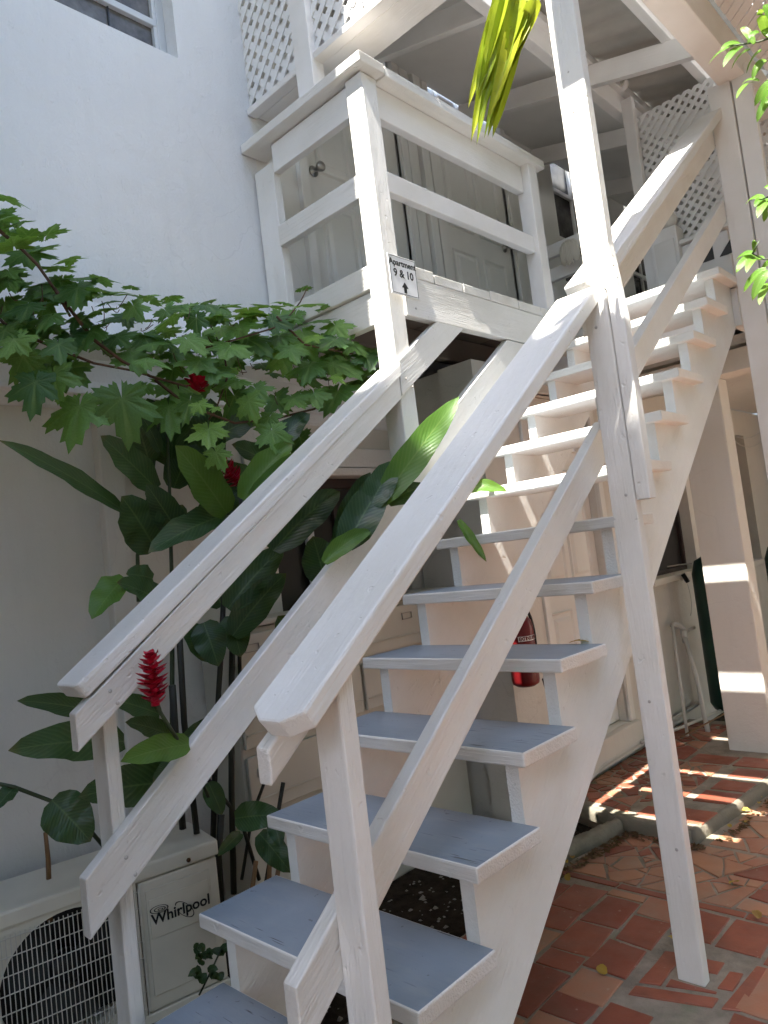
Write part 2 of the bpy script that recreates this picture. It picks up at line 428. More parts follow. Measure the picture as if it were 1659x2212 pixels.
def pavemat():
    b = NB('terracotta_paving'); P = b.n('NewGeometry').outputs['Position']
    br = b.n('TexBrick', {'Color1': (.29, .15, .10, 1), 'Color2': (.40, .28, .20, 1), 'Mortar': (.32, .29, .25, 1), 'Scale': 1., 'Mortar Size': .008, 'Brick Width': .235, 'Row Height': .152})
    b.l(b.n('Mapping', {'Vector': P, 'Rotation': (0, 0, 1.5708)}).outputs[0], br.inputs['Vector'])
    c = b.mix(b.ramp(b.noise(P, 6., 5), [(.4, 0.), (.7, .6)]), br.outputs['Color'], (.20, .09, .06))
    b.bump(br.outputs['Fac'], -.4, .006)
    return b.set(col=c, rough=.55)
PAVE = pavemat()
for pl_ in ([(1.12, -4), (6, -4), (6, 9), (1.32, 9), (1.32, 1.86), (1.12, 1.86)], [(-.73, -4), (1.118, -4), (1.118, .88), (.2, .88), (.2, .74), (-.73, .74)]):
    tag(prism('paving', pl_, 2, -.32, GZ, PAVE), kind='structure')

def clip(poly, px, py, nx, ny):
    out = []
    for i in range(len(poly)):
        a, b_ = poly[i], poly[(i+1) % len(poly)]
        da = (a[0]-px)*nx + (a[1]-py)*ny; db = (b_[0]-px)*nx + (b_[1]-py)*ny
        if da <= 0: out.append(a)
        if (da < 0) != (db < 0):
            t = da/(da-db); out.append((a[0]+(b_[0]-a[0])*t, a[1]+(b_[1]-a[1])*t))
    return out
def tile_piece(poly, z, parent, mat, gap=.008, rough=0.):
    """one tile: polygon shrunk by the joint, top a little uneven, edges rounded"""
    cx = sum(p[0] for p in poly)/len(poly); cy = sum(p[1] for p in poly)/len(poly)
    q = poly
    n = len(poly)
    for i in range(n):
        a, b_ = poly[i], poly[(i+1) % n]
        dx, dy = b_[0]-a[0], b_[1]-a[1]; l = math.hypot(dx, dy)
        if l < 1e-6: continue
        nx, ny = dy/l, -dx/l
        if (cx-a[0])*nx + (cy-a[1])*ny > 0: nx, ny = -nx, -ny
        q = clip(q, a[0]-nx*gap, a[1]-ny*gap, nx, ny)
        if len(q) < 3: return None
    if rough:
        q2 = []
        for i in range(len(q)):
            a, b_ = q[i], q[(i+1) % len(q)]
            q2.append((a[0]+random.uniform(-rough, rough), a[1]+random.uniform(-rough, rough)))
            if math.hypot(b_[0]-a[0], b_[1]-a[1]) > .07:
                t = random.uniform(.35, .65); q2.append((a[0]+(b_[0]-a[0])*t+random.uniform(-rough, rough), a[1]+(b_[1]-a[1])*t+random.uniform(-rough, rough)))
        q = q2
    A = abs(sum(q[i][0]*q[(i+1) % len(q)][1]-q[(i+1) % len(q)][0]*q[i][1] for i in range(len(q))))/2
    if A < 3e-4: return None
    cx = sum(p[0] for p in q)/len(q); cy = sum(p[1] for p in q)/len(q)
    tx, ty = random.uniform(-.006, .006), random.uniform(-.006, .006); dz = random.uniform(0, .0018)
    vb, vm, vt = [], [], []
    for x, y in q:
        x -= cx; y -= cy; k = .003/max(.02, math.hypot(x, y)); h = .0022+dz+tx*x+ty*y
        vb.append((x, y, -.02)); vm.append((x, y, h-.0018)); vt.append((x*(1-k), y*(1-k), h))
    n = len(q); verts = vb+vm+vt
    faces = [tuple(range(2*n, 3*n))]
    for i in range(n):
        j = (i+1) % n; faces += [(i, j, n+j, n+i), (n+i, n+j, 2*n+j, 2*n+i)]
    o = mesh('tile', verts, faces, mat, parent); o.location = (cx, cy, z)
    return o
def inside(poly, x, y):
    c = False
    for i in range(len(poly)):
        (x1, y1), (x2, y2) = poly[i], poly[(i+1) % len(poly)]
        if (y1 > y) != (y2 > y) and x < (x2-x1)*(y-y1)/(y2-y1)+x1: c = not c
    return c
def shards(region, size, rnd, z, parent, mats, gap):
    """crazy paving: the region broken again and again along slanting lines, like smashed tiles"""
    out = []; stack = [list(region)]
    while stack:
        p = stack.pop()
        if len(p) < 3: continue
        A = abs(sum(p[i][0]*p[(i+1) % len(p)][1]-p[(i+1) % len(p)][0]*p[i][1] for i in range(len(p))))/2
        if A < size*size*rnd.choice([.35, .6, 1.0, 1.5, 2.2]): out.append(p); continue
        e = max(((p[i], p[(i+1) % len(p)]) for i in range(len(p))), key=lambda q: math.hypot(q[0][0]-q[1][0], q[0][1]-q[1][1]))
        t = rnd.uniform(.35, .65); px, py = e[0][0]+(e[1][0]-e[0][0])*t, e[0][1]+(e[1][1]-e[0][1])*t
        a = math.atan2(e[1][1]-e[0][1], e[1][0]-e[0][0]) + rnd.uniform(-.75, .75)
        nx, ny = math.cos(a), math.sin(a)
        stack += [clip(p, px, py, nx, ny), clip(p, px, py, -nx, -ny)]
    for p in out: tile_piece(p, z, parent, mats[0] if rnd.random() < .7 else mats[1], gap*rnd.choice([.7, 1, 1, 1.6]), .004)
rt = random.Random(3)
# rows of rectangular tiles in the foreground (joints run with and across the stairs)
x = -.74
ci = 0
while x < .95:
    wx = .152
    y0 = 1.02 + (.10 if ci % 2 else -.02) + rt.uniform(-.02, .02) - .24*1
    y = y0
    while y < 1.80:
        ly = rt.choice([.225, .24, .20, .15, .11, .26])
        a, b_ = y, min(y+ly, 1.815)
        if b_-a > .05:
            cx, cy = x+wx/2, (a+b_)/2
            if not (-.125 < cx < .20 and 1.2 < cy < 1.53):
                j = lambda: rt.uniform(-.007, .007)
                tile_piece([(x+j(), a+j()), (x+wx+j(), a+j()), (x+wx+j(), b_+j()), (x+j(), b_+j())], GZ, patio, TILE if rt.random() < .82 else TILEP, rt.choice([.004, .006, .008, .010]), .003)
        y = b_
        if b_ >= 1.81: break
    x += wx; ci += 1
# the little framed island of tiles round the post foot
for p in ([(-.10, 1.215), (.135, 1.285), (.135, 1.345), (-.10, 1.275)], [(-.10, 1.29), (-.03, 1.31), (-.03, 1.52), (-.10, 1.50)],
          [(-.025, 1.312), (.12, 1.352), (.12, 1.372), (-.025, 1.362)], [(.105, 1.38), (.155, 1.39), (.155, 1.50), (.105, 1.49)],
          [(.145, 1.29), (.205, 1.31), (.205, 1.56), (.165, 1.56)], [(-.02, 1.43), (.09, 1.45), (.09, 1.53), (-.02, 1.52)]):
    tile_piece(p, GZ, patio, TILE, .005, .002)
# thin border course, then crazy paving up to the step and on both sides
x = -.72
while x < 1.0:
    l = rt.uniform(.2, .3); tile_piece([(x, 1.822), (x+l, 1.825), (x+l, 1.868), (x, 1.865)], GZ, patio, TILE, .004, .002); x += l
shards([(-.69, 1.872), (1.3, 1.872), (1.3, 2.3), (-.28, 2.35), (-.62, 2.35)], .105, rt, GZ, patio, (TILEP, TILE), .0045)
shards([(-.27, 2.37), (1.3, 2.32), (1.3, 3.6), (-.17, 3.6), (-.20, 3.1)], .16, rt, GZ, patio, (TILEP, TILE), .006)
shards([(.22, .9), (1.1, .9), (1.1, 1.8), (.97, 1.81), (.97, 1.0)], .2, rt, GZ, patio, (TILEP, TILE), .006)
# raised patio: a row of whole tiles near the edge, broken pieces towards the wall
for k, (xa, xb, ya, yb) in enumerate(((-.47, -.30, 2.42, 2.60), (-.455, -.275, 2.70, 2.87), (-.44, -.265, 2.89, 3.05), (-.43, -.25, 3.10, 3.26), (-.62, -.48, 2.43, 2.56), (-.70, -.47, 3.28, 3.44), (-.46, -.245, 3.28, 3.46))):
    tile_piece([(xa, ya), (xb, ya+.01), (xb+.01, yb), (xa+.005, yb)], RZ, raised, TILE, .006, .002)
shards([(-1.03, 2.55), (-.64, 2.43), (-.64, 2.57), (-.49, 2.57), (-.49, 3.27), (-1.03, 3.27)], .085, rt, RZ, raised, (TILE, TILEP), .007)
shards([(-1.03, 3.30), (-.71, 3.30), (-.71, 4.1), (-1.03, 4.1)], .13, rt, RZ, raised, (TILE, TILEP), .008)
# rough concrete lip of the step, garden bed, low kerb
def rocky(name, pts, wd, ht, mat, parent, seed=1):
    verts, faces = [], []
    n = 70
    P_ = [Vector(p) for p in pts]
    for i in range(n):
        t = i/(n-1)*(len(P_)-1); k = min(int(t), len(P_)-2); p = P_[k].lerp(P_[k+1], t-k)
        d = (P_[k+1]-P_[k]).normalized(); s_ = Vector((-d.y, d.x, 0))
        for q, (a, h) in enumerate(((-.5, 0), (-.52, .5), (-.45, .88), (-.2, 1), (.2, 1), (.44, .9), (.5, .5), (.5, 0))):
            w1_ = noise.noise(Vector((p.x*22, p.y*22, seed+q*1.7))); w2_ = noise.noise(Vector((p.x*60, p.y*60, seed+q*3.1)))
            verts.append(p + s_*(wd*(a*(1+.25*w1_+.1*w2_))) + Vector((0, 0, ht*h*(1+.10*w1_+.06*w2_))))
    for i in range(n-1):
        for k in range(7): faces.append((i*8+k, i*8+k+1, (i+1)*8+k+1, (i+1)*8+k))
    faces += [tuple(range(7, -1, -1)), tuple((n-1)*8+k for k in range(8))]
    return mesh(name, verts, faces, mat, parent, True)
rocky('step_lip', [(-.33, 2.36, -.31), (-.295, 2.62, -.31), (-.235, 3.13, -.31), (-.20, 4.2, -.31)], .04, .066, CONC, raised, 2)
rocky('step_lip', [(-.98, 2.50, -.31), (-.62, 2.37, -.31), (-.33, 2.36, -.31)], .045, .062, CONC, raised, 5)
kerb = rocky('garden_kerb', [(-.74, 1.35, -.34), (-.735, 2.02, -.34), (-.66, 2.34, -.34)], .055, .10, CONC, None, 3)
tag(kerb, 'low rough concrete kerb between the tiled patio and the soil under the stairs', 'kerb')
kerb2 = rocky('garden_kerb', [(-.72, .72, -.35), (-.60, 1.05, -.35)], .06, .09, CONC, None, 8)
tag(kerb2, 'short dark concrete edging piece in the soil beneath the lower treads', 'kerb')
# pebbles in the bed under the stairs
vb, fb = [], []
rr = random.Random(11)
for i in range(420):
    px, py = rr.uniform(-1.3, -.72), rr.uniform(.2, 2.4); s = rr.choice([.004, .006, .008, .012])
    b0 = len(vb)
    for a in range(5):
        t = a*1.2566+rr.random(); vb.append((px+s*math.cos(t)*rr.uniform(.7, 1.3), py+s*math.sin(t), -.357+s*.2))
    vb.append((px, py, -.357+s*rr.uniform(.6, 1.1)))
    for a in range(5): fb.append((b0+a, b0+(a+1) % 5, b0+5))
tag(mesh('pebbles', vb, fb, STONE), 'small pale pebbles and grit scattered over the dark soil under the stairs', 'pebbles', kind='stuff')

# ================================================================== HOUSE
XW = -1.60
house = empty('house', (XW, 1.5, -.36), 'white two storey house with stucco walls, cornice band, panelled doors and windows', 'house')
def holed(name, axis, c, thick, ra, rz, holes, mat, parent, sign=1):
    """wall slab at axis=c facing +axis*sign, spans ra along the other level axis and rz in height, with rectangular holes"""
    xs = sorted({ra[0], ra[1], *[h[0] for h in holes], *[h[1] for h in holes]}); zs = sorted({rz[0], rz[1], *[h[2] for h in holes], *[h[3] for h in holes]})
    def solid(i, k):
        if i < 0 or k < 0 or i >= len(xs)-1 or k >= len(zs)-1: return False
        mx_, mz_ = (xs[i]+xs[i+1])/2, (zs[k]+zs[k+1])/2
        return not any(h[0] < mx_ < h[1] and h[2] < mz_ < h[3] for h in holes)
    verts, faces, idx = [], [], {}
    def V(i, k, d):
        key = (i, k, d)
        if key not in idx:
            p = [0, 0, 0]; p[axis] = c - sign*thick*d; p[1-axis] = xs[i]; p[2] = zs[k]; idx[key] = len(verts); verts.append(tuple(p))
        return idx[key]
    for i in range(len(xs)-1):
        for k in range(len(zs)-1):
            if not solid(i, k): continue
            faces.append((V(i, k, 0), V(i+1, k, 0), V(i+1, k+1, 0), V(i, k+1, 0)))
            faces.append((V(i, k, 1), V(i, k+1, 1), V(i+1, k+1, 1), V(i+1, k, 1)))
            for (di, dk, e) in ((-1, 0, ((i, k), (i, k+1))), (1, 0, ((i+1, k), (i+1, k+1))), (0, -1, ((i, k), (i+1, k))), (0, 1, ((i, k+1), (i+1, k+1)))):
                if not solid(i+di, k+dk):
                    (a1, a2), (b1, b2) = e; faces.append((V(a1, a2, 0), V(b1, b2, 0), V(b1, b2, 1), V(a1, a2, 1)))
    bm = bmesh.new(); bv = [bm.verts.new(v) for v in verts]
    for f in faces: bm.faces.new([bv[i] for i in f])
    bmesh.ops.recalc_face_normals(bm, faces=bm.faces)
    return bm_obj(name, bm, mat, parent)
# upper wall outside, veranda wall, lower wall with its dark opening
holed('wall', 0, XW, .2, (-4.2, 1.40), (2.20, 5.6), [(-.35, 1.012, 3.463, 4.6)], STUC, house)
holed('wall', 0, XW, .2, (1.40, 9.0), (2.20, 5.6), [(1.72, 2.52, 2.28, 4.31), (2.86, 3.68, 2.28, 4.31), (4.42, 5.3, 3.1, 4.36), (5.75, 6.5, 3.1, 4.36)], INNER, house)
holed('wall', 0, XW, .2, (-4.2, 9.0), (-.40, 1.80), [(1.26, 2.16, .42, 1.535)], STUC2, house)
prism('wall', [(XW-.2, -4.4), (XW-.2, -4.2), (-6, -4.2), (-6, -4.4)], 2, -.4, 5.6, STUC, house)
prism('cornice', [(XW-.1, 2.23), (XW, 2.23), (XW+.075, 2.05), (XW+.075, 2.025), (XW+.03, 1.985), (XW+.018, 1.90), (XW+.022, 1.868), (XW+.04, 1.862), (XW+.04, 1.845), (XW+.02, 1.838), (XW+.016, 1.80), (XW+.008, 1.79), (XW-.1, 1.79)], 1, -4.2, 6.0, STUC, house)
box('eave', (XW-.3, -4.4, 4.78), (-.86, 1.05, 4.90), STUC, house, .01)
box('pilaster', (XW-.02, .44, -.4), (XW+.045, .535, 1.79), STUC2, house, .006)
box('base_trim', (XW-.02, -4.2, -.4), (XW+.02, .44, -.22), STUC2, house, .004)
# lower wing with the door, beside the raised patio
XL = -1.05
holed('wall', 0, XL, .22, (2.20, 9.0), (-.45, 2.05), [(2.62, 3.36, -.06, 1.92), (3.98, 4.80, .74, 1.65), (5.55, 6.35, .69, 1.82)], STUC2, house)
box('wall', (XW+.02, 2.24, -.45), (XL-.22, 2.42, 2.05), STUC2, house, .004)
box('wall', (XW, 6.9, 2.1), (.9, 7.1, 5.4), INNER, house, .004)
box('wall', (.22, 3.95, 2.05), (.30, 6.9, 3.42), INNER, house, .004)  # unseen side wall, added to darken the space behind the lattice
box('doorstep', (XL-.03, 2.56, -.22), (XL+.045, 3.42, -.062), STUC2, house, .008)

def panel_door(name, parent, x, y0, y1, z0, z1, knob_y, mat=DOORW):
    """six panel door facing +x"""
    d = box(name, (x-.045, y0+.004, z0+.006), (x, y1-.004, z1-.004), mat, parent, .002)
    W = y1-y0; H = z1-z0
    for ya, yb in ((.14, .45), (.55, .86)):
        for za, zb in ((.08, .37), (.45, .78), (.84, .95)):
            a0, a1, b0, b1 = y0+W*ya, y0+W*yb, z0+H*za, z0+H*zb
            v = []; g = [(0, .0015), (.012, -.009), (.030, -.009), (.048, .003)]
            for ins, dx in g:
                v += [(x+dx, a0+ins, b0+ins), (x+dx, a1-ins, b0+ins), (x+dx, a1-ins, b1-ins), (x+dx, a0+ins, b1-ins)]
            # moulding stands on the slab: raised rim, groove, raised field
            v = [(p[0]+.011, p[1], p[2]) for p in v]
            f = []
            for k in range(3):
                for i in range(4): f.append((k*4+i, k*4+(i+1) % 4, k*4+4+(i+1) % 4, k*4+4+i))
            f.append((12, 13, 14, 15))
            b0_ = len(v); v += [(x-.001, a0-.008, b0-.008), (x-.001, a1+.008, b0-.008), (x-.001, a1+.008, b1+.008), (x-.001, a0-.008, b1+.008)]
            for i in range(4): f.append((b0_+i, b0_+(i+1) % 4, (i+1) % 4, i))
            mesh('panel', v, f, mat, d)
    if knob_y is not None:
        kz = z0+.90
        lathe('knob', [(.030, 0), (.030, .006), (.012, .010), (.012, .035), (.020, .042), (.027, .058), (.027, .070), (.018, .078), (.004, .079)], METAL, d, 20, (x, knob_y, kz), (1, 0, 0))
    return d
def frame(parent, x, y0, y1, z0, z1, w_=.06, t=.03, mat=DOORW, bottom=False):
    box('frame', (x-.02, y0-w_, z0), (x+t, y0, z1+w_), mat, parent, .004)
    box('frame', (x-.02, y1, z0), (x+t, y1+w_, z1+w_), mat, parent, .004)
    box('frame', (x-.02, y0, z1), (x+t-.003, y1, z1+w_), mat, parent, .004)
for (y0, y1, ky) in ((1.72, 2.52, 1.80), (2.86, 3.68, 3.60)):
    d = panel_door('door', house, XW-.02, y0, y1, 2.285, 4.31, ky); frame(d, XW, y0, y1, 2.285, 4.31)
box('corner_board', (XW-.001, 2.60, 2.285), (XW+.02, 2.68, 4.6), DOORW, house, .004)
box('corner_board', (XW-.001, 2.71, 2.285), (XW+.035, 2.78, 4.6), DOORW, house, .004)
d = panel_door('door', house, XL-.06, 2.62, 3.36, -.06, 1.92, None); frame(d, XL, 2.62, 3.36, -.06, 1.92, .055, .018)
def window(parent, x, y0, y1, z0, z1, cols, rails, fw=.04, mat=DOORW, pane=GLASS, name='window'):
    wd = box(name, (x-.012, y0, z0), (x-.006, y1, z1), pane, parent, 0)
    for ya, yb, za, zb in ((y0, y0+fw, z0, z1), (y1-fw, y1, z0, z1), (y0+fw, y1-fw, z0, z0+fw), (y0+fw, y1-fw, z1-fw, z1)):
        box('frame', (x-.02, ya, za), (x+.02, yb, zb), mat, wd, .003)
    for c in cols: box('mullion', (x-.018, y0+(y1-y0)*c-.014, z0+fw), (x+.014, y0+(y1-y0)*c+.014, z1-fw), mat, wd, .003)
    for r_ in rails: box('mullion', (x-.016, y0+fw, z0+(z1-z0)*r_-.016), (x+.018, y1-fw, z0+(z1-z0)*r_+.016), mat, wd, .003)
    return wd
WF = plain('aluminium_white', (.62, .64, .66), .4, var=.06)
wa = window(house, XW-.10, -.35, 1.012, 3.44, 4.6, (), (.19,), .04, WF, glass('window_glass_pale', (.085, .08, .075), .2))
for k in range(3): box('louvre_seam', (XW-.104, .14+.30*k, 3.52), (XW-.098, .146+.30*k, 3.76), BLACK, wa, 0)
box('jamb_trim', (XW-.16, .955, 3.463), (XW-.085, 1.010, 4.6), WF, wa, .004)
for (y0, y1) in ((4.42, 5.3), (5.75, 6.5)): window(house, XW-.08, y0, y1, 3.1, 4.36, (.5,), (.33, .66), .05)
w1 = window(house, XL-.10, 3.98, 4.80, .74, 1.65, (), (), .03, BROWN, SCREEN)
box('sill', (XL-.08, 3.92, .69), (XL+.035, 4.86, .738), STUC2, house, .006)
box('sill', (XL-.08, 5.49, .64), (XL+.035, 6.41, .688), STUC2, house, .006)
w2 = window(house, XL-.10, 5.55, 6.35, .69, 1.82, (), (), .03, BROWN, SCREEN)
LOUV = plain('jalousie_glass', (.045, .05, .055), .2)
for k in range(6): box('louvre', (XL-.085, 5.60, .75+.17*k), (XL-.075, 6.30, .90+.17*k), LOUV, w2, .002)
# dark opening behind the ginger plants
sd = window(house, XW-.09, 1.26, 2.16, .42, 1.535, (.52,), (), .05, BROWN, SCREEN, 'window')
box('mullion', (XW-.075, 1.50, .47), (XW-.05, 1.545, 1.49), WF, sd, .004)
box('lintel_trim', (XW-.01, 1.15, 1.535), (XW+.03, 2.2, 1.575), STUC, house, .005)
box('lintel_trim', (XW-.01, 1.12, 1.58), (XW+.02, 2.2, 1.68), STUC, house, .005)

# ================================================================== BALCONY AND LANDING
balc = empty('balcony', (-.86, 1.4, -.3), 'white timber balcony and landing with railing, deck boards and corner post', 'balcony')
FX = -.80            # face of the fascia
box('fascia_beam', (FX-.045, 1.445, 2.075), (FX, 2.80, 2.245), WHITE, balc)
box('fascia_beam', (XW+.01, 1.37, 2.06), (-.91, 1.415, 2.20), WHITE, balc)
box('fascia_board', (XW+.01, 1.352, 2.205), (-.91, 1.395, 2.305), WHITE, balc)
y = 1.46
k = 0
while y < 2.80:                                              # deck boards lie across, their ends show over the fascia
    wd_ = random.uniform(.19, .26); e = min(y+wd_, 2.80)
    box('deck_board', (XW+.005, y+.003, 2.247), (FX+random.uniform(-.004, .006), e-.003, 2.292+random.uniform(-.004, .006)), WHITE, balc, .004, GREY)
    y = e; k += 1
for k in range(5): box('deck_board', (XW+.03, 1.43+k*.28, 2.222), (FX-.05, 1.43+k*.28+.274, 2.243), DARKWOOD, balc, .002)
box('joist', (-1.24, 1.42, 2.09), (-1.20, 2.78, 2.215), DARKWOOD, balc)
# corner post, wall post, end post
box('post', (-.912, 1.352, 1.12), (-.816, 1.446, 3.10), WHITE, balc, .005)
box('post', (XW+.012, 1.37, 2.31), (XW+.15, 1.42, 3.02), WHITE, balc, .005)
box('post', (-.885, 2.60, 2.10), (-.80, 2.685, 3.12), WHITE2, balc, .005)
# railing caps (wide flat boards) and rails
def caprail(p0, p1, wdir, w_=.15): return board('cap_rail', p0, p1, wdir, w_, .045, WHITE, balc, bev=.005)
caprail((XW+.004, 1.385, 3.128), (-.775, 1.385, 3.128), (0, 1, 0), .15)
caprail((-.86, 1.463, 3.125), (-.86, 2.74, 3.125), (1, 0, 0), .165)
box('top_rail', (XW+.15, 1.375, 2.965), (-.912, 1.413, 3.10), WHITE2, balc)
box('mid_rail', (XW+.15, 1.36, 2.60), (-.912, 1.398, 2.70), WHITE, balc)
box('top_rail', (-.885, 1.447, 2.955), (-.845, 2.60, 3.10), WHITE2, balc)
box('mid_rail', (-.865, 1.447, 2.615), (-.825, 2.60, 2.705), WHITE2, balc)
# landing at the head of the stairs
for k in range(9):
    ya = 3.075+k*.20; box('deck_board', (XW+.005, ya, 2.238), (.0, ya+.194, 2.279), WHITE, balc, .004, GREY)
box('landing_beam', (XW+.01, 3.09, 2.04), (-.06, 3.13, 2.234), WHITE2, balc)
box('landing_beam', (-.06, 3.09, 2.04), (-.015, 4.86, 2.234), WHITE2, balc)
box('post', (-.002, 3.062, -.2), (.106, 3.105, 3.26), WHITE2, balc, .004)
box('post', (.112, 3.07, -.3), (.198, 3.11, 3.30), WHITE2, balc, .004)
# masonry column under the landing
col = box('column', (-.565, 3.57, -.3), (-.32, 3.72, 1.90), STUC2, None, .008)
tag(col, 'square plastered column holding up the landing, standing on the raised patio', 'column')
box('soffit', (XL+.002, 3.6, 2.06), (.2, 6.8, 2.12), STUC2, balc, .004)
box('bearer', (-1.04, 3.54, 1.905), (.0, 3.74, 2.03), STUC2, balc, .006)

# ================================================================== STAIRCASE
stair = empty('staircase', (-.39, .2, -.3), 'white open riser wooden staircase with grey blue treads and handrails both sides', 'staircase')
RUN, RISE, DEP, TH = .2343, .19, .2694, .038
for i in range(-1, 13):
    xl = -.777 - (.027 if i == 1 else random.uniform(-.004, .006)); y0 = i*RUN + random.uniform(-.003, .003); z = i*RISE
    bm = bmesh.new()
    # local X along the board so that the grain runs with it and the rings show on the ends
    L = .0 - xl; hw, ht = DEP/2, TH/2
    vv = [bm.verts.new((e*L, sy*hw, sz*ht)) for e in (0, 1) for sy in (-1, 1) for sz in (-1, 1)]
    for f in BOXF: bm.faces.new([vv[q] for q in f])
    bmesh.ops.recalc_face_normals(bm, faces=bm.faces)
    bmesh.ops.bevel(bm, geom=list(bm.edges), offset=.0045, segments=2, profile=.5, affect='EDGES')
    for f in bm.faces:
        if f.normal.z > .95 and f.calc_area() > .01: f.material_index = 1
    o = bm_obj('tread', bm, [WHITE, GREY], stair); o.location = (xl, y0+hw, z-ht); o.rotation_euler = (random.uniform(-.004, .004), 0, 0)
def stringer(x0, x1, name='stringer'):
    pts = []
    lo = lambda y: -.515+.825*y
    y_b = (-.30+.515)/.825
    top = []
    for i in range(-1, 13):
        yy = i*RUN + .035; zz = i*RISE - TH
        top += [(yy, zz-(RISE if i > -1 else .11)), (yy, zz)]
    top[0] = (-RUN+.035, -.30)
    poly = [(y_b, -.30)] + [(3.085, lo(3.085))] + [(3.085, 12*RISE-TH)] + list(reversed(top))
    # sawtooth: flat under each tread, plumb cut between
    saw = []
    for i in range(-1, 13):
        yy = i*RUN+.035
        saw += [(yy, (i-1)*RISE-TH if i > -1 else -.30), (yy, i*RISE-TH)]
    poly = [(y_b, -.30), (3.085, lo(3.085)), (3.085, 12*RISE-TH)] + list(reversed(saw))
    o = prism(name, [(0+p[0], p[1]) for p in poly], 0, x0, x1, WHITE, stair, .0)
    # local frame with X along the flight so the grain follows the board
    me = o.data; a = math.atan(.81); M = Matrix.Rotation(a, 4, 'X') @ Matrix.Rotation(math.pi/2, 4, 'Z')
    me.transform(M.inverted()); o.matrix_basis = M
    return o
stringer(-.085, -.045); stringer(-.735, -.695)
ZUP = (0, 0, 1); PL = (0, 1, 0)
def rail(name, x0, x1, top, bot, y0, y1, mat=WHITE, cut0=PL, cut1=PL, parent=None, par=None):
    """sloping board between two height lines top=(c,s) bot=(c,s) from y0 to y1, plumb ends"""
    c0, s0 = top; c1, s1 = bot
    mid = lambda y: ((c0+s0*y)+(c1+s1*y))/2
    ang = math.atan((s0+s1)/2); h = ((c0-c1)+(s0-s1)*(y0+y1)/2)*math.cos(ang)
    return board(name, ((x0+x1)/2, y0, mid(y0)), ((x0+x1)/2, y1, mid(y1)), (0, -math.sin(ang), math.cos(ang)), h, abs(x1-x0), mat, stair, cut0, cut1)
# right hand rail: cap, board under it, middle rail; newel, posts
def cap(x0, x1, c, s, y0, y1, ch, cut1=PL):
    a = math.atan(s); t = .045; off = t/2
    d = Vector((0, math.cos(a), math.sin(a))); nrm = Vector((0, -math.sin(a), math.cos(a)))
    xm = (x0+x1)/2
    p0 = Vector((xm, y0, c+s*y0)) - nrm*off; p1 = Vector((xm, y1, c+s*y1)) - nrm*off
    return board('handrail_cap', p0, p1, (1, 0, 0), x1-x0, t, WHITE, stair, None, cut1, .006, ch)
cap(-.10, .05, .852, .75, -.034, 1.368, .045)
rail('handrail_board', -.083, -.044, (.792, .75), (.725, .75), -.026, 1.43)
rail('mid_rail', -.083, -.044, (.369, .736), (.242, .744), -.022, 1.49)
board('newel_post', (-.004, .108, -.30), (-.004, .108, .872), (1, 0, 0), .078, .042, WHITE, stair, None, (0, -.6, .8), .004)
# the pair of posts at mid flight: one from the ground, one notched over it and up to the eave
box('support_post', (-.006, 1.374, -.303), (.078, 1.416, 1.88), WHITE, stair, .005)
prism('roof_post', [(.082, 1.178), (.128, 1.178), (.128, 1.75), (.109, 2.0), (.109, 3.245), (.012, 3.245), (.016, 1.90), (.082, 1.86)], 1, 1.372, 1.418, WHITE, stair, .004)
rp_ = stair.children[-1] if False else bpy.data.objects['roof_post']; MZ = Matrix(((0, 1, 0, 0), (0, 0, 1, 0), (1, 0, 0, 0), (0, 0, 0, 1))); rp_.data.transform(MZ.inverted()); rp_.matrix_basis = MZ
# upper right part of the flight
cap(-.09, .05, .887, .735, 1.422, 3.058, 0)
rail('handrail_board', -.042, -.002, (.822, .735), (.70, .735), 1.42, 3.06)
rail('mid_rail', -.042, -.002, (.521, .706), (.424, .70), 1.44, 3.06)
# left hand rail
cap(-.93, -.80, .897, .713, -.045, 1.348, .012)
rail('handrail_board', -.842, -.803, (.838, .722), (.734, .735), -.05, 1.345)
rail('handrail_board', -.842, -.803, (.897, .722), (.734, .735), 1.351, 1.755, cut1=ZUP)
rail('mid_rail', -.842, -.803, (.437, .755), (.302, .745), -.062, 2.27, cut1=ZUP)
box('newel_post', (-.922, .035, -.34), (-.842, .075, .86), WHITE, stair, .005)
# post under the low end of the balcony corner, on the string
NAIL = plain('nail_head', (.55, .52, .48), .5, var=.3)
def nails(parent, x, pts, n=(1, 0, 0)):
    for (yy, zz) in pts: lathe('nail', [(.0055, 0), (.005, .0012), (.002, .002)], NAIL, parent, 8, (x, yy, zz), n)
nails(stair, -.8025, [(.045, .835), (.062, .80), (.046, .41), (.066, .36), (1.385, 1.80), (1.42, 1.77)])
nails(balc, FX+.0005, [(1.50, 2.21), (1.50, 2.11), (2.63, 2.20), (2.66, 2.11)])
nails(stair, -.0435, [(.10, .82), (1.33, 1.74)])
for (xx, zz) in ((.03, 1.75), (.05, 1.2), (.03, .55), (.05, .1), (.06, 2.3), (.06, 2.6)): lathe('nail', [(.0055, 0), (.005, .0012), (.002, .002)], NAIL, stair, 8, (xx, 1.3735, zz), (0, -1, 0))

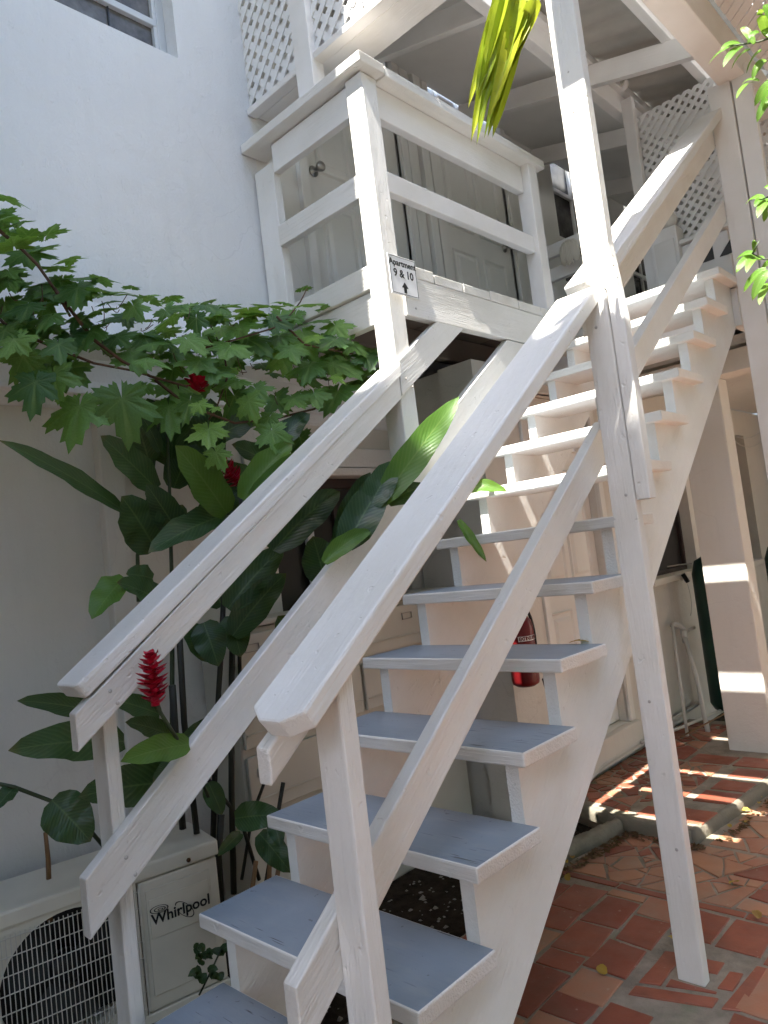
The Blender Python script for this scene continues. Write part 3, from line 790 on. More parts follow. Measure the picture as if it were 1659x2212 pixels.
# ================================================================== LATTICE SCREENS
LAT = plain('lattice_paint', (.76, .76, .75), .5, var=.06)
def lattice(name, origin, U, V, nrm, poly, pitch, sw, th, label, group=None):
    """diagonal slats in two layers, clipped to a polygon given in (u,v)"""
    r0 = empty(name, origin, label, 'lattice', group)
    O, U, V, n = Vector(origin), Vector(U), Vector(V), Vector(nrm)
    us = [p[0] for p in poly]; vs2 = [p[1] for p in poly]
    for sgn in (1, -1):
        dx, dy = math.sqrt(.5), sgn*math.sqrt(.5); nx, ny = -dy, dx
        ds = [p[0]*nx+p[1]*ny for p in poly]; k0, k1 = int(min(ds)/pitch)-1, int(max(ds)/pitch)+1
        for k in range(k0, k1+1):
            c = k*pitch + pitch*.3
            q = clip(list(poly), nx*(c+sw/2), ny*(c+sw/2), nx, ny)
            if len(q) >= 3: q = clip(q, nx*(c-sw/2), ny*(c-sw/2), -nx, -ny)
            if len(q) < 3: continue
            a = abs(sum(q[i][0]*q[(i+1) % len(q)][1]-q[(i+1) % len(q)][0]*q[i][1] for i in range(len(q))))/2
            if a < 4e-4: continue
            d0 = th*(.02 if sgn > 0 else -1.0)
            va = [O+U*p[0]+V*p[1]+n*d0 for p in q]; vb_ = [O+U*p[0]+V*p[1]+n*(d0+th*.96) for p in q]
            m_ = len(q); f = [tuple(range(m_-1, -1, -1)), tuple(range(m_, 2*m_))] + [(i, (i+1) % m_, m_+(i+1) % m_, m_+i) for i in range(m_)]
            mesh('slat', va+vb_, f, LAT, r0)
    return r0
# over the short balcony railing, left and right of the post
lattice('lattice_screen', (XW, 1.40, 3.36), (1, 0, 0), (0, 0, 1), (0, -1, 0), [(0.0, 0), (.40, 0), (.40, .95), (0, .95)], .060, .032, .004,
        'white diagonal lattice screen over the balcony between the stucco wall and a post', 'lattice screens')
lattice('lattice_screen', (-1.10, 1.40, 3.36), (1, 0, 0), (0, 0, 1), (0, -1, 0), [(0.0, 0), (.9, 0), (.9, .6), (0, .6)], .060, .032, .004,
        'white sunlit lattice screen right of the post at the top of the photo', 'lattice screens')
lb = empty('screen_frame', (-1.2, 1.42, 3.3), 'white timber frame carrying the lattice above the balcony railing', 'frame')
box('bottom_rail', (XW+.003, 1.375, 3.325), (-1.21, 1.43, 3.358), WHITE2, lb)
box('bottom_rail', (-1.10, 1.375, 3.325), (-.2, 1.43, 3.358), WHITE2, lb)
box('beam', (XW+.003, 1.44, 3.335), (-.2, 1.60, 3.50), WHITE2, lb)
box('post', (-1.207, 1.36, 3.16), (-1.10, 1.436, 4.6), WHITE2, lb)
# behind the landing, under the tin roof
lattice('lattice_screen', (-.60, 3.62, 2.30), (1, 0, 0), (0, 0, 1), (0, -1, 0), [(.0, .62), (.10, .36), (.60, .0), (.78, .0), (.78, 1.20), (.55, 1.33), (.02, 1.32)], .043, .023, .004,
        'white small-meshed lattice screen behind the landing under the tin roof', 'lattice screens')
lattice('lattice_screen', (.22, 3.9, 2.0), (1, 0, 0), (0, 0, 1), (0, -1, 0), [(.0, .0), (.8, 0), (.8, 1.2), (.0, 1.2)], .060, .034, .004,
        'white lattice screen glimpsed right of the post at the stair head', 'lattice screens')
# flat lattice roof right of the eave beam
lattice('lattice_roof', (.18, 1.7, 3.45), (1, 0, 0), (0, 1, 0), (0, 0, 1), [(0, 0), (1.5, 0), (1.5, 4.4), (0, 4.4)], .052, .045, .004,
        'greenish overhead lattice beside the eave beam in the upper right corner', 'lattice screens')

# ================================================================== VERANDA ROOF
roof = empty('veranda_roof', (-.7, 3.5, 3.3), 'lean-to veranda roof of corrugated sheet on white rafters and eave beam', 'roof')
RS = .27
rz_ = lambda x: 3.52 - RS*(x-.1)
box('eave_beam', (.052, 1.0, 3.246), (.175, 5.2, 3.42), WHITE2, roof, .005)
verts, faces = [], []
NX, ny_ = 2, 240
for j in range(ny_):
    yy = 2.2+j*(8.9-2.2)/(ny_-1); bz = .012*math.sin(j*2*math.pi/6)
    for i in range(NX):
        xx = .28-i*.93; verts.append((xx, yy, rz_(xx)+.13+bz))
for j in range(ny_-1): faces.append((j*2, j*2+1, j*2+3, j*2+2))
mesh('corrugated_sheet', verts, faces, GALV, roof, smooth=True)
for yy in (2.22, 3.15, 4.05, 4.95): board('rafter', (-1.55, yy, rz_(-1.55)+.0), (.05, yy, rz_(.05)+.0), (0, 0, 1), .12, .045, WHITE2, roof)
for xx in (-.18, -.62): board('purlin', (xx, 2.2, rz_(xx)+.085), (xx, 8.8, rz_(xx)+.085), (0, 0, 1), .05, .05, WHITE2, roof)
# boarded ceiling over the balcony
o = mesh('ceiling', [(XW, 1.44, rz_(XW)+.12), (-.68, 1.44, rz_(-.68)+.12), (-.68, 8.9, rz_(-.68)+.12), (XW, 8.9, rz_(XW)+.12), (XW, 1.44, rz_(XW)+.15), (-.60, 1.44, rz_(-.60)+.15), (-.60, 2.80, rz_(-.60)+.15), (XW, 2.80, rz_(XW)+.15)],
     [(0, 1, 2, 3), (4, 5, 6, 7)], CEIL, roof)
for yy in (1.95,): board('rafter', (-1.55, yy, rz_(-1.55)+.02), (-.66, yy, rz_(-.66)+.02), (0, 0, 1), .11, .045, CEIL, roof)
board('ridge_beam', (-.66, 1.5, rz_(-.66)+.0), (-.66, 6, rz_(-.66)+.0), (0, 0, 1), .15, .06, WHITE2, roof)
vp = box('veranda_post', (-.635, 3.55, 2.28), (-.565, 3.60, rz_(-.6)+.02), WHITE2, None, .005)
tag(vp, 'white inner veranda post carrying a small round lamp, on the landing', 'post')

# upper wing seen to the right behind everything (closes the view under the eave)
bk = empty('garden_wall', (1.2, 6.9, -.3), 'plain pale garden wall closing the yard far right behind the stairs', 'wall')
box('wall', (-1.0, 6.85, -.4), (6, 7.05, 2.9), STUC2, bk, .01)
box('coping', (-1.0, 6.80, 2.902), (6, 7.10, 2.97), CONC, bk, .01)

# ================================================================== THINGS
# --- sign
sg = empty('sign', (-.795, 1.52, 2.32), 'white metal sign reading Apartment 9 & 10 with an arrow, on the balcony corner post', 'sign')
s0 = atx(836, 546, -.797); sY, sZ = s0.y, s0.z
SW, SH = .168, .165
sp = box('plate', (-.7995, sY, sZ-SH), (-.7945, sY+SW, sZ), SIGNW, sg, .001)
def facex(x, y, z): return Matrix(((0, 0, 1, x), (1, 0, 0, y), (0, 1, 0, z), (0, 0, 0, 1)))
XS = -.7940
text('lettering', 'Apartment', .037, INK, sp, facex(XS, sY+SW*.5, sZ-SH*.19))
text('lettering', '9 & 10', .046, INK, sp, facex(XS, sY+SW*.5, sZ-SH*.46))
def poly_x(name, pts, x, mat, parent, t=.0006):
    n = len(pts); v = [(x+t, *p) for p in pts]+[(x-t, *p) for p in pts]
    return mesh(name, v, [tuple(range(n)), tuple(range(2*n-1, n-1, -1))]+[(i, n+i, n+(i+1) % n, (i+1) % n) for i in range(n)], mat, parent)
cy, cz = sY+SW*.5, sZ-SH*.80
poly_x('arrow', [(cy-.008, cz-.022), (cy+.008, cz-.022), (cy+.008, cz), (cy+.020, cz), (cy, cz+.024), (cy-.020, cz), (cy-.008, cz)], XS, INK, sp)
for a, b_ in (((sY+.004, sZ-.0055), (sY+SW-.004, sZ-.004)), ((sY+.004, sZ-SH+.004), (sY+SW-.004, sZ-SH+.0055)), ((sY+.004, sZ-SH+.0055), (sY+.0055, sZ-.0055)), ((sY+SW-.0055, sZ-SH+.0055), (sY+SW-.004, sZ-.0055))):
    poly_x('border_line', [(a[0], a[1]), (b_[0], a[1]), (b_[0], b_[1]), (a[0], b_[1])], XS, INK, sp)

# --- air conditioner
TA = R(-11); A0 = atx(465, 1812, -1.15)
ac = empty('air_conditioner', (A0.x, A0.y, A0.z-.45), 'cream outdoor air conditioner unit with wire fan grille beside the foot of the stairs', 'air conditioner')
fd = Vector((math.sin(TA), -math.cos(TA), 0)); bd = Vector((-math.cos(TA), -math.sin(TA), 0))   # along the front, to the back
MA = Matrix.Translation(Vector((A0.x, A0.y, A0.z-.45)))@Matrix(((fd.x, -bd.x, 0, 0), (fd.y, -bd.y, 0, 0), (0, 0, 1, 0), (0, 0, 0, 1)))   # x along the front, y out of the front, z up
def acbox(name, a, b, mat, parent, bev=.004):
    o = box(name, a, b, mat, parent, bev); o.matrix_basis = MA @ Matrix.Translation((Vector(a)+Vector(b))/2); return o
AW, AH, AD = .78, .45, .26
# shell with a round hole for the fan
bm = bmesh.new(); fc = (.475, .20); fr = .192; n = 48
def sq(t):
    c, s = math.cos(t), math.sin(t); k = .205/max(abs(c), abs(s)); return fc[0]+c*k, fc[1]+s*k
ci_ = [bm.verts.new((fc[0]+fr*math.cos(2*math.pi*i/n), 0, fc[1]+fr*math.sin(2*math.pi*i/n))) for i in range(n)]
ce = [bm.verts.new((fc[0]+fr*math.cos(2*math.pi*i/n), -.05, fc[1]+fr*math.sin(2*math.pi*i/n))) for i in range(n)]
co = [bm.verts.new((sq(2*math.pi*i/n)[0], 0, sq(2*math.pi*i/n)[1])) for i in range(n)]
for i in range(n):
    j = (i+1) % n; bm.faces.new((ci_[i], ci_[j], co[j], co[i])); bm.faces.new((ce[i], ce[j], ci_[j], ci_[i]))
o = bm_obj('front_panel', bm, ACW, ac); o.matrix_basis = MA
acbox('body', (.002, -AD, 0), (.265, .0, AH-.055), ACW, ac, .008)
acbox('body', (.686, -AD, 0), (AW, -.001, AH-.055), ACW, ac, .006)
acbox('back_panel', (.266, -AD, 0), (.685, -AD+.10, AH-.055), ACD, ac, .002)
acbox('lid', (-.006, -AD-.006, AH-.052), (AW+.006, .008, AH), ACW, ac, .009)
acbox('base_rail', (-.002, -AD, -.03), (AW, .004, -.002), ACW, ac, .004)
acbox('recess_panel', (.035, .001, .045), (.245, .004, AH-.085), ACW, ac, .0025)
pl = acbox('badge_panel', (.042, .0045, AH-.235), (.238, .007, AH-.115), ACW, ac, .002)
for xx in (.10, .70):
    o = lathe('screw', [(.007, 0), (.007, .003), (.003, .004)], RUST, ac, 10); o.matrix_basis = MA @ Matrix.Translation((xx, .009, AH-.034)) @ Matrix.Rotation(-math.pi/2, 4, 'X')
MT = MA @ Matrix(((-1, 0, 0, .138), (0, 0, 1, .0085), (0, 1, 0, AH-.178), (0, 0, 0, 1)))
text('lettering', 'Whirlpool', .046, INK, pl, MT)
def ring(cx, cz, rx, rz, wd, tilt, a0=0, a1=2*math.pi):
    v, f = [], []; n = 40
    for i in range(n):
        t = a0+(a1-a0)*i/(n-1)
        for k in (1, 1-wd):
            px, pz = rx*k*math.cos(t), rz*k*math.sin(t); v.append((cx+px*math.cos(tilt)-pz*math.sin(tilt), .0092, cz+px*math.sin(tilt)+pz*math.cos(tilt)))
    for i in range(n-1): f.append((2*i, 2*i+1, 2*i+3, 2*i+2))
    o = mesh('swirl_mark', v, f, INK, pl); o.matrix_basis = MA; return o
ring(.208, AH-.150, .030, .012, .13, .1); ring(.206, AH-.151, .019, .0075, .2, .1); ring(.204, AH-.152, .009, .0035, .35, .1)
ring(.128, AH-.180, .017, .040, .10, -.75, 1.2, 6.9)
# fan wheel in the dark
for k in range(3):
    v = []
    for i in range(9):
        t = k*2.094+i*.16
        for rr_, yy in ((.05, -.06-.006*i), (.16+.02*math.sin(i*.39), -.05-.010*i)): v.append((fc[0]+rr_*math.cos(t), yy, fc[1]+rr_*math.sin(t)))
    o = mesh('fan_blade', v, [(2*i, 2*i+1, 2*i+3, 2*i+2) for i in range(8)], plain('fan_grey', (.03, .033, .033), .5) if k == 0 else bpy.data.materials['fan_grey'], ac, True); o.matrix_basis = MA
o = lathe('fan_hub', [(.05, 0), (.05, .03), (.03, .04)], BLACK, ac, 20); o.matrix_basis = MA @ Matrix.Translation((fc[0], -.10, fc[1])) @ Matrix.Rotation(-math.pi/2, 4, 'X')
gx0, gx1, gz0, gz1 = .268, .70, -.004, AH-.066
k = 0; xx = gx0
while xx < gx1:
    acbox('grille_wire', (xx-.0012, .010, gz0), (xx+.0012, .0124, gz1), WIRE, ac, 0); xx += .0128
zz = gz0+.03
while zz < gz1:
    acbox('grille_wire', (gx0, .0126, zz-.0013), (gx1, .0150, zz+.0013), WIRE, ac, 0); zz += .050

# --- fire extinguisher
EX = Vector((-.975, 2.205, .395))
ex = empty('fire_extinguisher', EX, 'red fire extinguisher with black nozzle hung on the wall by the lower door', 'fire extinguisher')
lathe('cylinder', [(.045, 0), (.064, .012), (.068, .03), (.068, .285), (.062, .315), (.042, .342), (.024, .352), (.022, .37)], RED, ex, 32, EX)
lathe('valve', [(.020, 0), (.020, .035), (.012, .04), (.012, .07)], BLACK, ex, 16, EX+Vector((0, 0, .365)))
board('handle', EX+Vector((0, -.02, .42)), EX+Vector((.0, .10, .44)), (0, 0, 1), .012, .02, BLACK, ex)
board('handle', EX+Vector((0, -.02, .39)), EX+Vector((.0, .09, .395)), (0, 0, 1), .012, .02, BLACK, ex)
box('seal_tag', EX+Vector((-.012, .02, .428)), EX+Vector((.012, .075, .452)), YEL, ex, .004)
tube('hose', bez(EX+Vector((.0, .03, .40)), EX+Vector((.0, .16, .36)), EX+Vector((.02, .088, .10)), 12), .008, BLACK, ex)
lathe('nozzle', [(.010, 0), (.022, .05), (.013, .06), (.009, .15)], BLACK, ex, 16, EX+Vector((.045, .088, .02)), (.35, .25, -1))
lathe('nozzle_tip', [(.011, 0), (.011, .018), (.007, .02)], BRASS, ex, 12, EX+Vector((.045, .088, .02))+Vector((.35, .25, -1)).normalized()*.15, (.35, .25, -1))
# printed label wrapped on the cylinder
def wrap(name, a0, a1, z0, z1, mat, parent, r_=.0686):
    v, f = [], []
    for i in range(9):
        t = a0+(a1-a0)*i/8
        for zz in (z0, z1): v.append(EX+Vector((r_*math.cos(t), r_*math.sin(t), zz)))
    for i in range(8): f.append((2*i, 2*i+2, 2*i+3, 2*i+1))
    return mesh(name, v, f, mat, parent, True)
lbl = wrap('label', -1.15, .75, .222, .246, SIGNW, ex)
ca = -.35
def onbarrel(t, z, r_=.0695): return Matrix.Translation(EX+Vector((r_*math.cos(t), r_*math.sin(t), z))) @ Matrix.Rotation(t, 4, 'Z') @ Matrix(((0, 0, 1, 0), (1, 0, 0, 0), (0, 1, 0, 0), (0, 0, 0, 1)))
for i, ch in enumerate('EXTINGUISHER'): text('lettering', ch, .024, RED, lbl, onbarrel(-1.0+i*.145, .234))
for i, ch in enumerate('123'):
    text('lettering', ch, .026, SIGNW, lbl, onbarrel(-.55, .185-.035*i)); wrap('pictogram', -.98, -.70, .175-.035*i, .197-.035*i, SIGNW, lbl)
    wrap('pictogram', -.94, -.74, .178-.035*i, .194-.035*i, RED, lbl, .0692)
    wrap('fine_print', -.38, .35, .190-.035*i, .1925-.035*i, SIGNW, lbl); wrap('fine_print', -.38, .25, .182-.035*i, .1845-.035*i, SIGNW, lbl)

# --- storage chest with drawers under the window
ch0 = empty('storage_chest', (-1.45, 1.4, -.36), 'cream plastic storage chest with moulded drawer fronts under the dark window', 'chest')
box('carcass', (-1.585, .80, -.36), (-1.37, 2.16, .88), PLAST, ch0, .01)
box('top', (-1.59, .79, .885), (-1.345, 2.17, .91), PLAST, ch0, .008)
for zi, (za, zb) in enumerate(((.66, .86), (.42, .63), (.17, .39))):
    for ya, yb in ((.815, 1.465), (1.485, 2.145)):
        f0 = box('drawer_front', (-1.368, ya, za), (-1.352, yb, zb), PLAST, ch0, .005)
        ym = ya+.075 if ya < 1 else yb-.33; zm = (za+zb)/2+.045
        for a, b_ in (((ym-.035, zm-.016), (ym+.035, zm-.013)), ((ym-.035, zm+.013), (ym+.035, zm+.016)), ((ym-.035, zm-.013), (ym-.032, zm+.013)), ((ym+.032, zm-.013), (ym+.035, zm+.013))):
            box('pull_rim', (-1.3515, *a), (-1.346, *b_), plain('shade_cream', (.36, .34, .29), .5) if 'shade_cream' not in bpy.data.materials else bpy.data.materials['shade_cream'], f0, 0)
        box('ridge', (-1.352, ya+.01, za+.05), (-1.347, yb-.01, za+.058), PLAST, f0, .002)

# --- pipes
pp = tube('drain_pipe', [(-1.02, 2.0, -.335), (-1.015, 2.3, -.30), (-1.012, 2.9, -.19), (-1.012, 4.4, -.172)], .0135, PVC, None, 12)
tag(pp, 'thin white pipe lying along the foot of the wall', 'pipe')
lp = empty('leaning_pipe', atx(1500, 1585, -.88), 'white plastic pipe with elbow fitting leaning on the wall behind the post', 'pipe')
A_, B_ = atx(1452, 1348, -1.0), atx(1485, 1590, -.85); C_, D_ = atx(1478, 1372, -.97), atx(1530, 1585, -.80)
tube('pipe', [A_, A_.lerp(B_, .5), B_], .010, PVC, lp, 10); tube('pipe', [C_, C_.lerp(D_, .5)+Vector((0, .03, .01)), D_], .016, PVC, lp, 12)
tube('elbow', bez(A_+Vector((0, 0, -.02)), A_+Vector((0, 0, .03)), C_+Vector((0, .05, .02)), 8), .019, PVC, lp, 12)
tube('elbow', [C_+Vector((0, 0, .035)), C_+Vector((0, 0, -.05))], .022, PVC, lp, 12)
tube('fitting', [C_+Vector((0, .05, .02)), C_+Vector((.02, .14, .03))], .012, PVC, lp, 10)
hp = tube('ground_pipe', [atz(1385, 1604, -.185), atz(1480, 1568, -.185), atz(1556, 1535, -.185)], .010, PVC, None, 8)
tag(hp, 'thin white hose on the soil beneath the dark tank', 'pipe')
sk = tube('stick', [atz(1470, 1592, -.18), atz(1565, 1542, -.15)], .005, STRAW, None, 6); tag(sk, 'pale dry stick lying on the soil by the plastered column', 'stick')
wt = empty('water_tap', atx(1470, 1225, XL+.03), 'metal tap with a hanging wire on the wall below the dark window', 'tap')
q0 = atx(1442, 1224, XL+.02); tube('spout', [q0, q0+Vector((.05, .10, 0)), q0+Vector((.08, .22, -.005))], .006, METAL, wt)
q1 = atx(1475, 1240, XL+.05); tube('valve', [q1, q1+Vector((.02, .02, -.06))], .016, BLACK, wt, 8)
tube('wire', bez(q1+Vector((.01, .02, -.05)), q1+Vector((.03, .05, -.2)), q1+Vector((.0, .03, -.30)), 8), .003, PVC, wt, 6)

# --- gas / water tanks
for (u, v, x, r_, lab) in ((1592, 1590, -.80, .135, 'dark green tank standing between the wall and the plastered column'), (1765, 1600, -.62, .17, 'dark green tank at the right edge behind the plastered column')):
    b0 = atx(u, v, x)
    tk = empty('tank', (b0.x, b0.y, -.2), lab, 'tank'); H_ = 1.05
    lathe('shell', [(r_*.85, 0), (r_, .04), (r_, H_-.12), (r_*.8, H_-.03), (r_*.35, H_), (.05, H_+.01)], TANK, tk, 32, (b0.x, b0.y, -.2))
    lathe('valve', [(.035, 0), (.035, .03), (.015, .035), (.015, .08)], METAL, tk, 12, (b0.x, b0.y, -.2+H_))

# --- landing furniture: bench with mop, globe lamp, pedestal, small lamp
bn = empty('bench', (-1.0, 3.3, 2.28), 'white slatted bench on the landing behind the tall post', 'bench')
c0 = aty(1245, 590, 3.3)
for dz in (.02, .17): box('seat_slat', (c0.x-.25, 3.28, c0.z+dz-.02), (c0.x+.20, 3.32, c0.z+dz+.06), WHITE2, bn)
box('leg', (c0.x-.24, 3.32, 2.28), (c0.x-.18, 3.38, c0.z+.0), WHITE2, bn); box('leg', (c0.x+.13, 3.32, 2.28), (c0.x+.19, 3.38, c0.z+.0), WHITE2, bn)
mo = empty('mop_head', aty(1232, 560, 3.22), 'off white cotton mop head drying on the landing bench', 'mop')
mc = aty(1232, 540, 3.22)
for k in range(15):
    t = -1.0+2.0*k/14; ddx = math.sin(t)*.065
    tube('strand', bez(mc+Vector((ddx*.3, -.01*(k % 3), .055-abs(t)*.01)), mc+Vector((ddx*1.3, -.025, .07)), mc+Vector((ddx*1.05, -.01, -.06-random.random()*.03)), 7), .007, ROPE, mo, 6)
gl = empty('globe_lamp', aty(1440, 560, 3.55), 'white globe lamp on a square pedestal on the landing', 'lamp')
g0 = aty(1440, 478, 3.55)
lathe('globe', [(.02, -.06)]+[(.06*math.sin(a*math.pi/12), -.06*math.cos(a*math.pi/12)) for a in range(1, 12)]+[(.005, .06)], plain('opal_glass', (.74, .73, .69), .3), gl, 24, g0)
box('pedestal', (g0.x-.09, 3.48, 2.28), (g0.x+.07, 3.60, g0.z-.063), WHITE2, gl, .008)
box('pedestal_panel', (g0.x-.07, 3.474, 2.45), (g0.x+.05, 3.479, g0.z-.14), WHITE2, gl, .004)
cab = empty('shelf_unit', aty(1500, 580, 3.56), 'grey cabinet with triangular cut-outs under the lattice screen on the landing', 'cabinet')
k0, k1 = aty(1468, 560, 3.56), aty(1570, 470, 3.56)
box('carcass', (k0.x, 3.53, 2.28), (k1.x, 3.60, 2.70), WHITE2, cab); box('top', (k0.x-.02, 3.50, 2.705), (k1.x+.02, 3.605, 2.73), CEIL, cab)
for k in range(3):
    xa = k0.x+.03+.10*k; prism('cut_out_shade', [(xa, 2.56), (xa+.07, 2.56), (xa+.07, 2.64)], 1, 3.524, 3.529, SCREEN, cab)  # dark plates stand in for the shade inside the openings
sl_ = empty('bulkhead_lamp', (-.6, 3.52, 3.7), 'small round white lamp near the top of the inner veranda post', 'lamp')
l0 = aty(1338, 180, 3.50)
lathe('housing', [(.03, 0), (.04, .012), (.04, .03), (.03, .04)], WHITE2, sl_, 24, l0+Vector((.012, .045, 0)), (-.2, -1, -.05))
lathe('lens', [(.026, 0), (.024, .008), (.012, .012)], YEL if False else PLAST, sl_, 20, l0+Vector((.008, .006, 0)), (-.2, -1, -.05))

# ================================================================== PLANTS
def blade(name, pts, width, nrm, mat, parent, fold=.25, wave=.0, n=11, tipk=.75, seed=0, curl=0.):
    """leaf blade along a curve, V-folded at the midrib; UV.x across, UV.y along"""
    rr = random.Random(seed)
    P_ = bez(pts[0], pts[1], pts[2], n); nrm = Vector(nrm).normalized()
    verts, uv, faces = [], [], []
    ph = rr.random()*6
    for i, p in enumerate(P_):
        t = i/(n-1); d = (P_[min(i+1, n-1)]-P_[max(i-1, 0)]).normalized()
        s = d.cross(nrm).normalized(); m_ = s.cross(d)
        prof = max(.0, math.sin(math.pi*min(1, (t*.97+.03))**tipk))**.6
        hw = width/2*prof
        for j, q in enumerate((-1, -.5, 0, .5, 1)):
            wv = wave*hw*math.sin(t*17+ph+(0 if q < 0 else 2.1))*abs(q)
            verts.append(p + s*(q*hw) + m_*(abs(q)*hw*fold + wv - curl*hw*q*q)); uv.append((.5+q*.5, t))
    for i in range(n-1):
        for j in range(4): faces.append((i*5+j, i*5+j+1, (i+1)*5+j+1, (i+1)*5+j))
    return mesh(name, verts, faces, mat, parent, True, uv)
PXM = lambda p: FPX/((Vector(p)-CAM).dot(CF))        # picture units per metre at a point
def gleaf(parent, base, tip, wpx, x0, x1, mat=GINGER, bow=.06, face=(.75, -.55, .35), fold=.28, wave=.2, seed=0, side=0.):
    """ginger leaf from base to tip as seen in the photo, standing at depth x0 (base) to x1 (tip)"""
    a, b_ = atx(base[0], base[1], x0), atx(tip[0], tip[1], x1)
    mid = (a+b_)/2 + Vector((.3, -.2, 1))*bow*(b_-a).length + Vector((0, 1, 0))*side
    w_ = 1.1*wpx/PXM((a+b_)/2)
    return blade('leaf', [a, mid, b_], w_, face, mat, parent, fold, wave, seed=seed)
def plant(label, x, y): return empty('ginger_plant', (x, y, -.36), label, 'plant', 'red ginger plants')
def stem(parent, pts, r, mat=STEMD, r1=None): return tube('stem', pts, r, mat, parent, 8, r1)

g1 = plant('tall red ginger plant with big dark leaves before the lower wall, left of handrail', -1.33, .75)
stem(g1, [atx(372, 1760, -1.30), atx(372, 1500, -1.30), atx(371, 1250, -1.32), atx(366, 1050, -1.32), atx(358, 880, -1.30)], .0095, STEM, .005)
stem(g1, [atx(300, 1300, -1.34), atx(297, 1200, -1.34), atx(330, 1020, -1.34), atx(345, 900, -1.36)], .008, STEM, .005)
for i, (ba, ti, wp, xa, xb, mt, fo) in enumerate((
    ((262, 1100), (-6, 950), 40, -1.34, -1.20, GINGER, .3), ((338, 1056), (217, 941), 62, -1.33, -1.25, GINGER, .22),
    ((336, 1188), (262, 1072), 88, -1.33, -1.22, GINGER, .15), ((392, 1162), (316, 1046), 62, -1.30, -1.2, GINGER, .25),
    ((490, 1112), (320, 1194), 66, -1.25, -1.16, GINGER, .3), ((490, 1110), (378, 962), 76, -1.22, -1.12, GINGERL, .2),
    ((322, 998), (285, 885), 66, -1.36, -1.32, GINGER, .3), ((345, 975), (292, 882), 26, -1.28, -1.22, GINGER, .4),
    ((375, 1055), (425, 960), 62, -1.38, -1.4, GINGER, .3), ((370, 990), (395, 830), 60, -1.38, -1.4, GINGER, .3),
    ((372, 1000), (318, 860), 70, -1.42, -1.45, GINGER, .2), ((350, 1180), (395, 1090), 70, -1.40, -1.42, GINGER, .2),
    ((430, 1060), (455, 860), 82, -1.40, -1.42, GINGER, .25), ((440, 960), (560, 900), 60, -1.42, -1.44, GINGER, .3),
    ((470, 1110), (540, 1030), 70, -1.40, -1.38, GINGER, .3), ((440, 1120), (520, 1060), 60, -1.36, -1.30, GINGER, .2))):
    gleaf(g1, ba, ti, wp, xa, xb, mt, fold=fo, seed=i, side=random.uniform(-.02, .02))
g2 = plant('red ginger plant whose pale folded leaf lies over the left handrail', -1.1, 1.0)
stem(g2, [atx(520, 1560, -1.25), atx(515, 1300, -1.22), atx(520, 1078, -1.10)], .009, STEMD, .006)
for i, (ba, ti, wp, xa, xb, mt, fo, be) in enumerate((
    ((525, 1080), (632, 958), 58, -1.10, -1.02, GINGERL, .5, .12), ((540, 1072), (728, 964), 30, -1.06, -.90, GINGERL, .5, .18),
    ((575, 990), (670, 893), 50, -1.12, -1.05, GINGER, .3, .1), ((590, 1190), (735, 1062), 74, -1.02, -.98, GINGER, .25, .1),
    ((492, 1315), (614, 1182), 70, -1.18, -1.06, GINGER, .3, .08), ((502, 1374), (618, 1238), 66, -1.16, -1.04, GINGER, .3, .08),
    ((600, 1010), (500, 960), 52, -1.3, -1.32, GINGER, .25, .05), ((560, 1060), (470, 1000), 50, -1.3, -1.3, GINGER, .25, .05))):
    gleaf(g2, ba, ti, wp, xa, xb, mt, be, fold=fo, seed=20+i)
g3 = plant('red ginger plant with a long sunlit leaf rising in front of the balcony corner post', -.98, 1.35)
stem(g3, [atx(700, 1600, -1.05), atx(705, 1400, -1.02), atx(760, 1190, -.86), atx(828, 1078, -.77)], .008, STEM, .005)
for i, (ba, ti, wp, xa, xb, mt, fo, be) in enumerate((
    ((822, 1086), (992, 856), 62, -.765, -.62, GINGERL, .2, .015), ((795, 1100), (856, 995), 58, -.785, -.76, GINGER, .3, .05),
    ((838, 1088), (918, 1050), 44, -.77, -.70, GINGER, .35, .1), ((735, 1190), (800, 1020), 60, -.95, -.90, GINGER, .3, .06),
    ((700, 1216), (802, 1146), 38, -.79, -.75, GINGERL, .5, .12), ((702, 1256), (676, 1158), 74, -1.0, -.98, GINGER, .15, .05),
    ((745, 1185), (835, 1030), 74, -.80, -.775, GINGER, .3, .04), ((720, 1240), (780, 1110), 60, -.97, -.93, GINGER, .3, .06),
    ((985, 1062), (1096, 1062), 30, -.72, -.55, GINGERL, .4, .2))):
    gleaf(g3, ba, ti, wp, xa, xb, mt, be, fold=fo, seed=40+i)
gleaf(g3, (990, 1124), (1051, 1214), 20, -.62, -.52, GINGERL, -.05, fold=.7, seed=60)
g4 = plant('red ginger plant with thin dark canes rising from behind the air conditioner', -1.3, .8)
for pts, r_ in (([(395, 1790), (380, 1600), (372, 1480)], .012), ([(425, 1800), (398, 1560), (385, 1330)], .011), ([(460, 1820), (466, 1600), (478, 1400), (483, 1290)], .010), ([(505, 1930), (500, 1700), (500, 1500), (502, 1372)], .011), ([(522, 1900), (545, 1760), (590, 1640), (605, 1560)], .006), ([(560, 1900), (520, 1770), (455, 1690), (430, 1660)], .007), ([(478, 1960), (472, 1850), (478, 1760)], .012), ([(575, 1905), (600, 1760), (612, 1690)], .008)):
    stem(g4, [atx(u, v, -1.22 if i_ else -1.24) for i_, (u, v) in enumerate(pts)], r_, STEMD)
